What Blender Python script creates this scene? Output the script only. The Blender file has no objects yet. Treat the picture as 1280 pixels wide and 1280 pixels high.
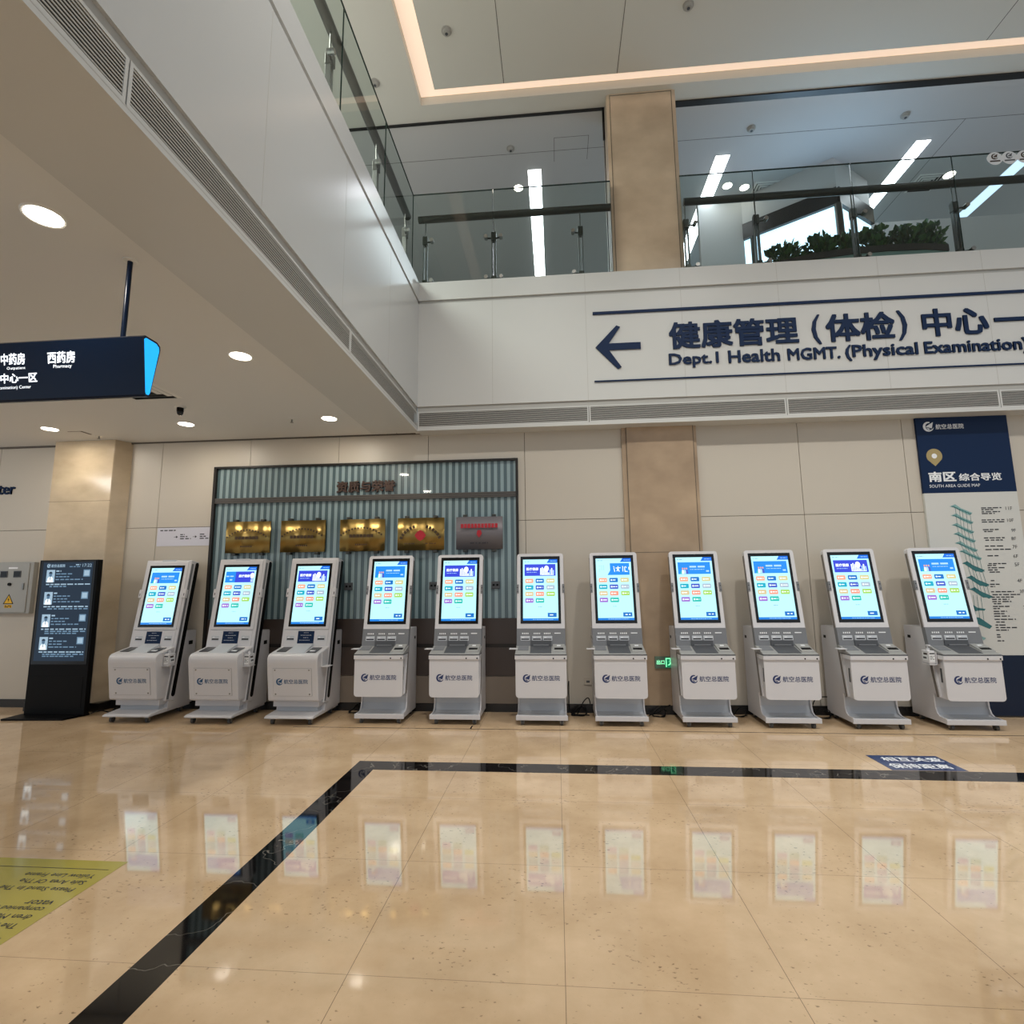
import bpy, bmesh, math, random
from mathutils import Vector, Matrix
random.seed(7)
S = bpy.context.scene
COL = S.collection

# ------------------------------------------------------------------ camera
cam_d = bpy.data.cameras.new('camera')
cam_d.sensor_width = 36.0
cam_d.lens = 655.0 / 1280.0 * 36.0
cam_d.clip_start = 0.02
cam_d.clip_end = 200
cam = bpy.data.objects.new('camera', cam_d)
COL.objects.link(cam)
right = Vector((0.99637701, 0.08441531, -0.01033938))
down = Vector((-0.02164705, 0.13416005, -0.99072321))
fwd = Vector((-0.08224508, 0.98735765, 0.13550133))
R = Matrix((right, -down, -fwd)).transposed().to_4x4()
cam.matrix_world = Matrix.Translation((0, 0, 1.5)) @ R
S.camera = cam

# ------------------------------------------------------------------ world, exposure, area lights
W = bpy.data.worlds.new('world')
S.world = W
W.use_nodes = True
bg = W.node_tree.nodes['Background']
bg.inputs[0].default_value = (0.84, 0.92, 1.0, 1)
bg.inputs[1].default_value = 0.62
S.view_settings.view_transform = 'Standard'
S.view_settings.look = 'None'
S.view_settings.exposure = 0.0
S.view_settings.gamma = 1.0
S.view_settings.use_curve_mapping = False


def area(name, loc, target, size, power, color=(1, 1, 1), shape='DISK', size_y=None, spread=math.pi):
    d = bpy.data.lights.new(name, 'AREA')
    d.shape = shape
    d.size = size
    if size_y:
        d.size_y = size_y
    d.energy = power
    d.color = color
    d.spread = spread
    o = bpy.data.objects.new(name, d)
    o.location = loc
    v = Vector(target) - Vector(loc)
    o.rotation_euler = v.to_track_quat('-Z', 'Y').to_euler()
    COL.objects.link(o)
    return o


# atrium ceiling lamps (out of frame, in the coffered ceiling above the camera)
WARM = (1.0, 0.97, 0.92)
for lx in (-0.2, 2.6, 5.4):
    area('atrium_lamp', (lx, 2.1, 8.0), (lx, 4.5, 0), 0.35, 51, WARM, spread=math.radians(92))
area('atrium_lamp', (1.5, -3.0, 8.0), (1.5, 1.0, 0), 3.0, 24, WARM)
# daylight of the gallery window on the upper floor
area('gallery_daylight', (4.3, 7.7, 7.0), (4.0, 6.9, 8.1), 1.2, 7, (0.42, 0.70, 1.0), 'RECTANGLE', 0.9)


# unseen fill lights, added to brighten the left wing and the left gallery
area('left_wing_fill', (-7.6, 3.9, 3.38), (-7.5, 5.4, 0), 1.2, 44, (1.0, 0.97, 0.93))
area('gallery_fill', (-4.6, 3.5, 8.0), (-4.6, 3.5, 0), 3.0, 460, (1.0, 0.98, 0.92))


# ------------------------------------------------------------------ materials
def lin(c):
    def f(v):
        v = v / 255.0
        return v / 12.92 if v <= 0.04045 else ((v + 0.055) / 1.055) ** 2.4
    return (f(c[0]), f(c[1]), f(c[2]), 1)


def mat(name, rgb, rough=0.5, metal=0.0, spec=0.5, coat=0.0, emit=None, es=0.0):
    m = bpy.data.materials.new(name)
    m.use_nodes = True
    b = m.node_tree.nodes['Principled BSDF']
    b.inputs['Base Color'].default_value = lin(rgb)
    b.inputs['Roughness'].default_value = rough
    b.inputs['Metallic'].default_value = metal
    b.inputs['Specular IOR Level'].default_value = spec
    if coat:
        b.inputs['Coat Weight'].default_value = coat
        b.inputs['Coat Roughness'].default_value = 0.03
    if emit:
        b.inputs['Emission Color'].default_value = lin(emit)
        b.inputs['Emission Strength'].default_value = es
    return m


def nodes(m):
    return m.node_tree.nodes, m.node_tree.links, m.node_tree.nodes['Principled BSDF']


def noise_tint(m, c1, c2, scale=3.0, detail=6.0, lo=0.35, hi=0.65, stretch=(1, 1, 1)):
    n, l, b = nodes(m)
    tc = n.new('ShaderNodeTexCoord')
    mp = n.new('ShaderNodeMapping')
    mp.inputs['Scale'].default_value = stretch
    nz = n.new('ShaderNodeTexNoise')
    nz.inputs['Scale'].default_value = scale
    nz.inputs['Detail'].default_value = detail
    rp = n.new('ShaderNodeValToRGB')
    rp.color_ramp.elements[0].position = lo
    rp.color_ramp.elements[1].position = hi
    rp.color_ramp.elements[0].color = lin(c1)
    rp.color_ramp.elements[1].color = lin(c2)
    l.new(tc.outputs['Object'], mp.inputs['Vector'])
    l.new(mp.outputs['Vector'], nz.inputs['Vector'])
    l.new(nz.outputs['Fac'], rp.inputs['Fac'])
    l.new(rp.outputs['Color'], b.inputs['Base Color'])
    return rp, mp


def glass_mat(name, tint, refl=1.0, gloss=0.01):
    m = bpy.data.materials.new(name)
    m.use_nodes = True
    n, l = m.node_tree.nodes, m.node_tree.links
    n.clear()
    o = n.new('ShaderNodeOutputMaterial')
    tr = n.new('ShaderNodeBsdfTransparent')
    tr.inputs['Color'].default_value = (*tint, 1)
    gl = n.new('ShaderNodeBsdfGlossy')
    gl.inputs['Roughness'].default_value = gloss
    fr = n.new('ShaderNodeFresnel')
    fr.inputs['IOR'].default_value = 1.5
    mu = n.new('ShaderNodeMath')
    mu.operation = 'MULTIPLY'
    mu.inputs[1].default_value = refl
    mx = n.new('ShaderNodeMixShader')
    l.new(fr.outputs[0], mu.inputs[0])
    l.new(mu.outputs[0], mx.inputs[0])
    l.new(tr.outputs[0], mx.inputs[1])
    l.new(gl.outputs[0], mx.inputs[2])
    l.new(mx.outputs[0], o.inputs['Surface'])
    return m


M = {}
M['wall'] = mat('beige_wall_panel', (194, 186, 173), 0.38, spec=0.4)
M['gap'] = mat('joint_shadow_gap', (96, 88, 76), 0.8)
M['fascia'] = mat('white_metal_panel', (202, 202, 199), 0.40, spec=0.4)
M['fascia_gloss'] = mat('glossy_white_panel', (198, 199, 198), 0.2, spec=0.7)
M['groove'] = mat('grey_groove', (176, 174, 168), 0.5)
M['ceil'] = mat('ceiling_paint', (212, 209, 200), 0.6, spec=0.3)
M['ceil_low'] = mat('low_ceiling_paint', (220, 219, 216), 0.55, spec=0.3)
M['ceil_gal'] = mat('gallery_ceiling_paint', (198, 196, 194), 0.6, spec=0.3)
M['seam'] = mat('ceiling_seam', (92, 86, 80), 0.8)
M['marble'] = mat('beige_marble', (190, 160, 128), 0.12, spec=0.5)
noise_tint(M['marble'], (182, 164, 138), (208, 190, 162), 2.2, 8, 0.3, 0.7, (1, 1, 1.8))
M['marble_up'] = mat('brown_marble', (160, 138, 112), 0.34, spec=0.5)
noise_tint(M['marble_up'], (152, 130, 106), (186, 162, 134), 1.8, 8, 0.3, 0.72, (1, 1, 1.3))
M['marble_col'] = mat('column_marble', (190, 168, 140), 0.34, spec=0.5)
noise_tint(M['marble_col'], (184, 162, 136), (216, 194, 166), 1.8, 8, 0.3, 0.72, (1, 1, 1.3))
M['black'] = mat('black_trim', (24, 23, 24), 0.35)
M['deck'] = mat('grey_deck', (160, 162, 158), 0.5)
M['base'] = mat('black_skirting', (30, 28, 27), 0.25)
M['blackmarble'] = mat('black_marble', (14, 13, 14), 0.05)
M['steel'] = mat('brushed_steel', (150, 150, 146), 0.28, metal=1.0)
M['darksteel'] = mat('dark_steel', (84, 84, 80), 0.35, metal=1.0)
M['poststeel'] = mat('post_steel', (112, 113, 110), 0.38, metal=0.9)
M['rail'] = mat('handrail_steel', (74, 73, 68), 0.38, metal=0.9)
M['glass'] = glass_mat('green_tinted_glass', (0.70, 0.78, 0.755), 0.9)
M['glass_edge'] = mat('glass_edge', (34, 48, 44), 0.15)
M['navy'] = mat('navy_paint', (12, 36, 70), 0.5, spec=0.2)
M['navy_dk'] = mat('navy_gloss', (4, 24, 50), 0.25, spec=0.3)
M['white'] = mat('white_plastic', (209, 208, 211), 0.3)
M['white2'] = mat('white_powder_coat', (203, 202, 205), 0.35)
M['silver'] = mat('pale_grey_panel', (190, 194, 200), 0.35)
M['grey'] = mat('mid_grey_plastic', (116, 118, 122), 0.4)
M['desk'] = mat('warm_grey_plastic', (150, 150, 148), 0.4)
M['dgrey'] = mat('dark_grey_plastic', (74, 76, 80), 0.4)
M['strip'] = mat('brown_grey_strip', (112, 106, 100), 0.5)
M['blk'] = mat('black_plastic', (5, 5, 6), 0.45, spec=0.15)
M['blkglass'] = mat('black_screen_glass', (4, 5, 8), 0.06)
M['logo'] = mat('logo_navy', (30, 48, 98), 0.45)
M['logo2'] = mat('logo_blue', (28, 82, 124), 0.45)
M['rubber'] = mat('grey_rubber', (72, 72, 72), 0.6)
M['brass'] = mat('brass', (158, 134, 80), 0.33, metal=1.0)
M['slate'] = mat('grey_metal_plaque', (112, 108, 112), 0.5, metal=0.3)
M['red'] = mat('red_print', (170, 24, 40), 0.5)
M['brownprint'] = mat('brown_print', (66, 46, 22), 0.5)
M['fluteA'] = mat('pale_fluted_strip', (140, 160, 164), 0.25, coat=0.6)
M['fluteB'] = mat('dark_fluted_strip', (80, 100, 106), 0.25, coat=0.6)
M['brown'] = mat('dark_brown_board', (66, 55, 50), 0.35)
M['brown2'] = mat('taupe_board', (128, 116, 104), 0.35)
M['frame'] = mat('dark_bronze_frame', (44, 40, 37), 0.35, metal=0.4)
M['bar'] = mat('bronze_cross_bar', (92, 88, 84), 0.4, metal=0.4)
M['bronze'] = mat('bronze_letters', (78, 62, 56), 0.4, metal=0.5)
M['paper'] = mat('lavender_poster', (206, 206, 218), 0.5)
M['board'] = mat('white_map_board', (203, 203, 198), 0.3)
M['ink'] = mat('black_ink', (34, 36, 44), 0.6)
M['inkgrey'] = mat('grey_ink', (92, 94, 98), 0.6)
M['teal'] = mat('teal_print', (46, 108, 112), 0.6)
M['teal2'] = mat('light_teal_print', (128, 168, 166), 0.6)
M['gold'] = mat('khaki_pin', (164, 146, 98), 0.5)
M['wprint'] = mat('white_print', (232, 234, 236), 0.5)
M['elec'] = mat('grey_cabinet_paint', (160, 160, 156), 0.4)
M['yellow'] = mat('yellow_sticker', (226, 176, 30), 0.5)
M['decal_y'] = mat('olive_yellow_vinyl', (172, 162, 76), 0.12)
M['decal_b'] = mat('blue_vinyl', (32, 62, 112), 0.12)
M['smoke'] = mat('detector_plastic', (170, 166, 158), 0.5)
M['leaf'] = mat('dark_leaf', (40, 74, 36), 0.45)
M['leaf2'] = mat('mid_leaf', (66, 104, 50), 0.45)
M['soilrim'] = mat('dark_planter_rim', (52, 46, 40), 0.5)
M['planter'] = mat('pale_green_planter', (150, 176, 166), 0.4)
M['lampring'] = mat('lamp_ring', (230, 228, 222), 0.4)
M['lamp'] = mat('lamp_diffuser', (255, 255, 255), 0.5, emit=(255, 246, 228), es=14)
M['tube'] = mat('linear_lamp_diffuser', (255, 255, 255), 0.5, emit=(240, 246, 255), es=12)
M['tubedim'] = mat('dim_linear_lamp_diffuser', (255, 255, 255), 0.5, emit=(190, 220, 250), es=1.6)
M['cove'] = mat('cove_led', (245, 225, 200), 0.6, emit=(255, 226, 204), es=0.62)
M['sky'] = mat('window_sky', (255, 255, 255), 0.5, emit=(190, 228, 255), es=2.3)
M['bluelit'] = mat('blue_lit_acrylic', (20, 120, 220), 0.3, emit=(0, 140, 235), es=1.0)
M['cyanlit'] = mat('cyan_lit_acrylic', (40, 180, 250), 0.3, emit=(0, 165, 250), es=1.0)
M['lettlit'] = mat('lit_letters', (255, 255, 255), 0.5, emit=(235, 244, 255), es=1.3)
M['exitgrey'] = mat('exit_plate', (92, 116, 100), 0.25)
M['exitgreen'] = mat('exit_green', (0, 110, 70), 0.4, emit=(0, 130, 84), es=0.7)
M['exitlit'] = mat('exit_pictogram', (190, 255, 215), 0.4, emit=(120, 250, 180), es=1.1)


# floor: polished beige stone with tile joints and small dark pits
def floor_material():
    m = mat('polished_beige_stone', (205, 175, 138), 0.045, spec=1.0)
    n, l, b = nodes(m)
    tc = n.new('ShaderNodeTexCoord')
    sep = n.new('ShaderNodeSeparateXYZ')
    l.new(tc.outputs['Object'], sep.inputs[0])

    def joint(sock, off, pitch, width):
        a = n.new('ShaderNodeMath'); a.operation = 'ADD'; a.inputs[1].default_value = off
        d = n.new('ShaderNodeMath'); d.operation = 'DIVIDE'; d.inputs[1].default_value = pitch
        f = n.new('ShaderNodeMath'); f.operation = 'FRACT'
        s = n.new('ShaderNodeMath'); s.operation = 'SUBTRACT'; s.inputs[1].default_value = 0.5
        ab = n.new('ShaderNodeMath'); ab.operation = 'ABSOLUTE'
        g = n.new('ShaderNodeMath'); g.operation = 'GREATER_THAN'; g.inputs[1].default_value = 0.5 - width / pitch
        l.new(sock, a.inputs[0]); l.new(a.outputs[0], d.inputs[0]); l.new(d.outputs[0], f.inputs[0])
        l.new(f.outputs[0], s.inputs[0]); l.new(s.outputs[0], ab.inputs[0]); l.new(ab.outputs[0], g.inputs[0])
        return g.outputs[0]
    jx = joint(sep.outputs['X'], 84.5, 0.845, 0.0013)
    jy = joint(sep.outputs['Y'], 84.5 - 0.51, 0.845, 0.0009)
    mx = n.new('ShaderNodeMath'); mx.operation = 'MAXIMUM'
    l.new(jx, mx.inputs[0]); l.new(jy, mx.inputs[1])
    # cloudy tone
    nz = n.new('ShaderNodeTexNoise'); nz.inputs['Scale'].default_value = 1.6; nz.inputs['Detail'].default_value = 9
    nz.inputs['Roughness'].default_value = 0.62
    l.new(tc.outputs['Object'], nz.inputs['Vector'])
    rp = n.new('ShaderNodeValToRGB')
    rp.color_ramp.elements[0].position = 0.3; rp.color_ramp.elements[1].position = 0.72
    rp.color_ramp.elements[0].color = lin((193, 164, 128)); rp.color_ramp.elements[1].color = lin((226, 198, 163))
    l.new(nz.outputs['Fac'], rp.inputs['Fac'])
    # dark little pits, clustered
    mp = n.new('ShaderNodeMapping'); mp.inputs['Scale'].default_value = (34, 60, 34)
    mp.inputs['Rotation'].default_value = (0, 0, 0.5)
    l.new(tc.outputs['Object'], mp.inputs['Vector'])
    n2 = n.new('ShaderNodeTexNoise'); n2.inputs['Scale'].default_value = 1.0; n2.inputs['Detail'].default_value = 5
    l.new(mp.outputs['Vector'], n2.inputs['Vector'])
    n3 = n.new('ShaderNodeTexNoise'); n3.inputs['Scale'].default_value = 2.4; n3.inputs['Detail'].default_value = 3
    l.new(tc.outputs['Object'], n3.inputs['Vector'])
    ad = n.new('ShaderNodeMath'); ad.operation = 'MULTIPLY_ADD'; ad.inputs[1].default_value = 0.34
    l.new(n3.outputs['Fac'], ad.inputs[0]); l.new(n2.outputs['Fac'], ad.inputs[2])
    r2 = n.new('ShaderNodeValToRGB')
    r2.color_ramp.elements[0].position = 0.825; r2.color_ramp.elements[0].color = (0, 0, 0, 1)
    r2.color_ramp.elements[1].position = 0.885; r2.color_ramp.elements[1].color = (0.62, 0.62, 0.62, 1)
    l.new(ad.outputs[0], r2.inputs['Fac'])
    m1 = n.new('ShaderNodeMix'); m1.data_type = 'RGBA'
    l.new(r2.outputs['Color'], m1.inputs['Factor']); l.new(rp.outputs['Color'], m1.inputs['A'])
    m1.inputs['B'].default_value = lin((96, 76, 52))
    m2 = n.new('ShaderNodeMix'); m2.data_type = 'RGBA'
    sc = n.new('ShaderNodeMath'); sc.operation = 'MULTIPLY'; sc.inputs[1].default_value = 0.75
    l.new(mx.outputs[0], sc.inputs[0]); l.new(sc.outputs[0], m2.inputs['Factor'])
    l.new(m1.outputs['Result'], m2.inputs['A'])
    m2.inputs['B'].default_value = lin((78, 64, 48))
    l.new(m2.outputs['Result'], b.inputs['Base Color'])
    return m


M['floor'] = floor_material()


def vein(m):
    n, l, b = nodes(m)
    tc = n.new('ShaderNodeTexCoord')
    nz = n.new('ShaderNodeTexNoise'); nz.inputs['Scale'].default_value = 2.2; nz.inputs['Detail'].default_value = 4
    l.new(tc.outputs['Object'], nz.inputs['Vector'])
    s = n.new('ShaderNodeMath'); s.operation = 'SUBTRACT'; s.inputs[1].default_value = 0.5
    a = n.new('ShaderNodeMath'); a.operation = 'ABSOLUTE'
    l.new(nz.outputs['Fac'], s.inputs[0]); l.new(s.outputs[0], a.inputs[0])
    rp = n.new('ShaderNodeValToRGB')
    rp.color_ramp.elements[0].position = 0.0; rp.color_ramp.elements[0].color = lin((120, 116, 108))
    rp.color_ramp.elements[1].position = 0.0035; rp.color_ramp.elements[1].color = lin((15, 14, 15))
    l.new(a.outputs[0], rp.inputs['Fac']); l.new(rp.outputs['Color'], b.inputs['Base Color'])


vein(M['blackmarble'])

# screen colours (a lit display gives off its own light)
ES = 1.15
UI = {}


def ui_mat(key, rgb, es=ES):
    UI[key] = mat('display_' + key, (5, 5, 5), 0.12, emit=rgb, es=es)


for k_, c_ in dict(bg=(182, 242, 252), white=(240, 252, 255), blue=(20, 112, 226), blue2=(34, 140, 236), indigo=(56, 72, 214),
                   foot=(30, 126, 220), salmon=(244, 170, 138), azure=(24, 112, 196), khaki=(214, 206, 150), cyan=(24, 170, 198),
                   violet=(72, 92, 196), greyb=(172, 190, 206), tan=(216, 196, 150), coral=(244, 156, 132), lime=(166, 212, 96),
                   purple=(158, 116, 206), green=(46, 190, 176), dash=(120, 160, 180), pale=(176, 220, 250)).items():
    ui_mat(k_, c_, 1.28 if k_ in ('bg', 'white') else ES)
for k_, c_, e_ in (('tot', (24, 56, 84), 0.42), ('totw', (176, 206, 228), 0.8), ('toth', (120, 156, 186), 0.75), ('totg', (92, 128, 160), 0.7),
                   ('tots', (64, 92, 120), 0.75)):
    ui_mat(k_, c_, e_)
UIR = {k: i for i, k in enumerate(UI)}


# ------------------------------------------------------------------ geometry helpers
class B:
    def __init__(self, *mats):
        self.bm = bmesh.new()
        self.mats = list(mats)
        self.tf = Matrix.Identity(4)

    def mi(self, m):
        if m is None:
            return 0
        if m not in self.mats:
            self.mats.append(m)
        return self.mats.index(m)

    def _solid(self, verts, faces, m, bev=0.0, seg=2, smooth=False):
        t = bmesh.new()
        vs = [t.verts.new(v) for v in verts]
        for f in faces:
            t.faces.new([vs[i] for i in f])
        bmesh.ops.recalc_face_normals(t, faces=t.faces)
        if bev:
            bmesh.ops.bevel(t, geom=list(t.edges), offset=bev, segments=seg, profile=0.5, affect='EDGES', clamp_overlap=True)
        k = self.mi(m)
        vm = {v: self.bm.verts.new(self.tf @ v.co) for v in t.verts}
        for f in t.faces:
            try:
                nf = self.bm.faces.new([vm[v] for v in f.verts])
            except ValueError:
                continue
            nf.material_index = k
            nf.smooth = smooth
        t.free()
        return self

    def box(self, x0, x1, y0, y1, z0, z1, m=None, bev=0.0, seg=2):
        v = [(x, y, z) for x in (x0, x1) for y in (y0, y1) for z in (z0, z1)]
        f = [(0, 1, 3, 2), (4, 6, 7, 5), (0, 4, 5, 1), (2, 3, 7, 6), (0, 2, 6, 4), (1, 5, 7, 3)]
        return self._solid(v, f, m, bev, seg)

    def prism(self, axis, poly, a, b, m=None, bev=0.0, seg=2):
        n = len(poly)

        def mk(p, t):
            return {'x': (t, p[0], p[1]), 'y': (p[0], t, p[1]), 'z': (p[0], p[1], t)}[axis]
        v = [mk(p, a) for p in poly] + [mk(p, b) for p in poly]
        f = [tuple(range(n)), tuple(range(2 * n - 1, n - 1, -1))]
        f += [(i, (i + 1) % n, n + (i + 1) % n, n + i) for i in range(n)]
        return self._solid(v, f, m, bev, seg)

    def poly(self, pts, m=None):
        f = self.bm.faces.new([self.bm.verts.new(self.tf @ Vector(p)) for p in pts])
        f.material_index = self.mi(m)
        return self

    def rect(self, x0, x1, z0, z1, y, m=None):
        return self.poly([(x0, y, z0), (x1, y, z0), (x1, y, z1), (x0, y, z1)], m)

    def cyl(self, p, q, r, m=None, n=16, r2=None):
        p, q = Vector(p), Vector(q)
        r2 = r if r2 is None else r2
        d = (q - p).normalized()
        a = d.orthogonal().normalized()
        b = d.cross(a)
        k = self.mi(m)
        ring = lambda c, rr: [self.bm.verts.new(self.tf @ (c + (a * math.cos(2 * math.pi * i / n) + b * math.sin(2 * math.pi * i / n)) * rr)) for i in range(n)]
        r1, rr2 = ring(p, r), ring(q, r2)
        for i in range(n):
            f = self.bm.faces.new([r1[i], r1[(i + 1) % n], rr2[(i + 1) % n], rr2[i]])
            f.material_index = k
            f.smooth = True
        for c, rr, rev in ((p, r, True), (q, r2, False)):
            if rr > 1e-5:
                vs = ring(c, rr)
                f = self.bm.faces.new(vs[::-1] if rev else vs)
                f.material_index = k
        return self

    def ball(self, c, r, m=None, u=14, v=8, sc=(1, 1, 1), half=False):
        k = self.mi(m)
        c = Vector(c)
        rows = []
        lo = 0.5 if half else 0.0
        for j in range(v + 1):
            t = math.pi * (lo + (1 - lo) * j / v)
            rows.append([self.bm.verts.new(self.tf @ (c + Vector((math.sin(t) * math.cos(2 * math.pi * i / u) * r * sc[0], math.sin(t) * math.sin(2 * math.pi * i / u) * r * sc[1], math.cos(t) * r * sc[2])))) for i in range(u)])
        for j in range(v):
            for i in range(u):
                vs = [rows[j][i], rows[j + 1][i], rows[j + 1][(i + 1) % u], rows[j][(i + 1) % u]]
                f = self.bm.faces.new(vs)
                f.material_index = k
                f.smooth = True
        return self

    def tube(self, pts, r, m=None, n=8):
        pts = [Vector(p) for p in pts]
        k = self.mi(m)
        rings = []
        for i, p in enumerate(pts):
            d = (pts[min(i + 1, len(pts) - 1)] - pts[max(i - 1, 0)]).normalized()
            a = d.cross(Vector((0, 0, 1)))
            if a.length < 1e-3:
                a = d.cross(Vector((0, 1, 0)))
            a.normalize()
            b = d.cross(a)
            rings.append([self.bm.verts.new(self.tf @ (p + (a * math.cos(2 * math.pi * j / n) + b * math.sin(2 * math.pi * j / n)) * r)) for j in range(n)])
        for i in range(len(rings) - 1):
            for j in range(n):
                f = self.bm.faces.new([rings[i][j], rings[i][(j + 1) % n], rings[i + 1][(j + 1) % n], rings[i + 1][j]])
                f.material_index = k
                f.smooth = True
        self.bm.faces.new(rings[0]).material_index = k
        self.bm.faces.new(rings[-1][::-1]).material_index = k
        return self

    def text(self, s, x0, x1, z0, z1, y, m=None, depth=0.0, bold=0.0, align='FIT', shear=0.0):
        """lettering in the x-z plane facing -y, fitted to the box; align L / R keeps the letters' own width"""
        cu = bpy.data.curves.new('txt', 'FONT')
        cu.body = s
        cu.resolution_u = 2
        cu.shear = shear
        o = bpy.data.objects.new('txt', cu)
        COL.objects.link(o)
        dg = bpy.context.evaluated_depsgraph_get()
        me = bpy.data.meshes.new_from_object(o.evaluated_get(dg))
        bpy.data.objects.remove(o)
        bpy.data.curves.remove(cu)
        xs = [v.co.x for v in me.vertices]; ys = [v.co.y for v in me.vertices]
        if not xs:
            bpy.data.meshes.remove(me)
            return self
        bx0, bx1, by0, by1 = min(xs) - bold, max(xs) + bold, min(ys) - bold, max(ys) + bold
        sz = (z1 - z0) / (by1 - by0)
        sx = (x1 - x0) / (bx1 - bx0) if align == 'FIT' else sz
        ox = x0 - bx0 * sx if align in ('FIT', 'L') else x1 - bx1 * sx
        k = self.mi(m)
        shifts = [(0, 0)] if not bold else [(-bold, -bold), (bold, -bold), (-bold, bold), (bold, bold), (0, 0)]
        for n_, (ddx, ddy) in enumerate(shifts):
            yy = y - 0.00004 * n_
            co = [(ox + (v.co.x + ddx) * sx, z0 + (v.co.y + ddy - by0) * sz) for v in me.vertices]
            front = [self.bm.verts.new(self.tf @ Vector((c[0], yy, c[1]))) for c in co]
            back = [self.bm.verts.new(self.tf @ Vector((c[0], y + depth, c[1]))) for c in co] if depth else None
            cnt = {}
            for p in me.polygons:
                vs = list(p.vertices)
                try:
                    self.bm.faces.new([front[i] for i in vs]).material_index = k
                except ValueError:
                    continue
                for a, b_ in zip(vs, vs[1:] + vs[:1]):
                    e = (min(a, b_), max(a, b_))
                    cnt[e] = cnt.get(e, 0) + 1
            if depth:
                for (a, b_), c in cnt.items():
                    if c == 1:
                        self.bm.faces.new([front[a], front[b_], back[b_], back[a]]).material_index = k
        bpy.data.meshes.remove(me)
        return self

    def dashes(self, x0, x1, z, h, y, m, rnd=None, fill=0.75):
        """one line of illegibly small print"""
        r = rnd or random
        x = x0
        while x < x1 - h * 0.4:
            w = min(h * r.uniform(1.6, 4.2), x1 - x)
            self.rect(x, x + w, z - h / 2 * fill, z + h / 2 * fill, y, m)
            x += w + h * r.uniform(0.5, 1.1)
        return self

    def emblem(self, cx, cz, r, y, m, inner):
        """ring swoosh with a paper-plane wedge"""
        n = 26
        a0, a1 = math.radians(70), math.radians(70 + 285)
        out, inn = [], []
        for i in range(n + 1):
            t = a0 + (a1 - a0) * i / n
            w = 0.44 * math.sin(math.pi * min(1, 0.12 + i / n * 0.9)) ** 0.7
            out.append((cx + r * math.cos(t), y, cz + r * math.sin(t)))
            inn.append((cx + r * (1 - w) * math.cos(t) + r * 0.02, y, cz + r * (1 - w) * math.sin(t)))
        for i in range(n):
            self.poly([out[i], out[i + 1], inn[i + 1], inn[i]], m)
        self.poly([(cx - 0.52 * r, y, cz + 0.02 * r), (cx + 0.62 * r, y, cz - 0.36 * r), (cx + 0.95 * r, y, cz + 0.92 * r)], m)
        self.poly([(cx - 0.46 * r, y, cz - 0.10 * r), (cx + 0.30 * r, y, cz - 0.48 * r), (cx - 0.05 * r, y, cz - 0.62 * r)], m)
        return self

    def mesh(self, name):
        me = bpy.data.meshes.new(name)
        bmesh.ops.recalc_face_normals(self.bm, faces=[f for f in self.bm.faces if len(f.verts) > 2 and all(len(e.link_faces) == 2 for e in f.edges)])
        self.bm.to_mesh(me)
        self.bm.free()
        for m in self.mats:
            me.materials.append(m)
        return me

    def obj(self, name, parent=None, loc=None, rot=None, label=None):
        o = bpy.data.objects.new(name, self.mesh(name))
        COL.objects.link(o)
        if parent:
            o.parent = parent
        if loc:
            o.location = loc
        if rot:
            o.rotation_euler = rot
        if label:
            o['label'] = label
        return o


def tag(o, label, cat, group=None, kind=None):
    o['label'] = label
    o['category'] = cat
    if group:
        o['group'] = group
    if kind:
        o['kind'] = kind
    return o


def thing(name, label, cat, loc=(0, 0, 0), rz=0.0, group=None):
    o = bpy.data.objects.new(name, None)
    o.empty_display_size = 0.1
    COL.objects.link(o)
    o.location = loc
    o.rotation_euler = (0, 0, rz)
    return tag(o, label, cat, group)


def struct(b, name):
    o = b.obj(name)
    o['kind'] = 'structure'
    return o


def dup(root, loc, label, group=None):
    """a copy of a thing with copies of its parts and sub-parts"""
    r = root.copy()
    COL.objects.link(r)
    r.location = loc
    r['label'] = label
    if group:
        r['group'] = group
    for ch in list(root.children):
        c = ch.copy()
        COL.objects.link(c)
        c.parent = r
        for g in list(ch.children):
            d = g.copy()
            COL.objects.link(d)
            d.parent = c
    return r


# ------------------------------------------------------------------ the setting
WY = 6.42          # back wall
FY = 6.20          # fascia of the upper floor
BX = -1.69         # bulkhead on the left
ZL, ZD, ZC = 3.43, 5.37, 8.11    # low ceiling, gallery deck, upper ceiling

struct(B(M['floor']).box(-10, 10, -6, WY + 0.2, -0.2, 0), 'floor')

# back wall: separate cladding panels with open joints over a dark backing
b = B(M['wall'], M['gap'])
b.box(-10, 10, WY + 0.012, WY + 0.25, 0, ZL + 0.05, M['gap'])
xs = [-9.94, -8.76, -7.575, -6.4, -5.212, -3.98, -2.78, -1.60, -0.368, 0.87, 1.71, 2.937, 4.13, 5.29, 6.47, 7.65, 8.83, 10]
g = 0.0032
for a, c in zip(xs, xs[1:]):
    for z0, z1 in ((0.0, 2.275), (2.275, ZL - 0.012)):
        b.box(a + g, c - g, WY, WY + 0.02, z0 + g, z1 - g, M['wall'])
struct(b, 'wall_back')

b = B(M['base'])
b.box(-10, 10, WY - 0.014, WY + 0.01, 0, 0.10, M['base'], 0.003)
struct(b, 'baseboard_back')

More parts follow.
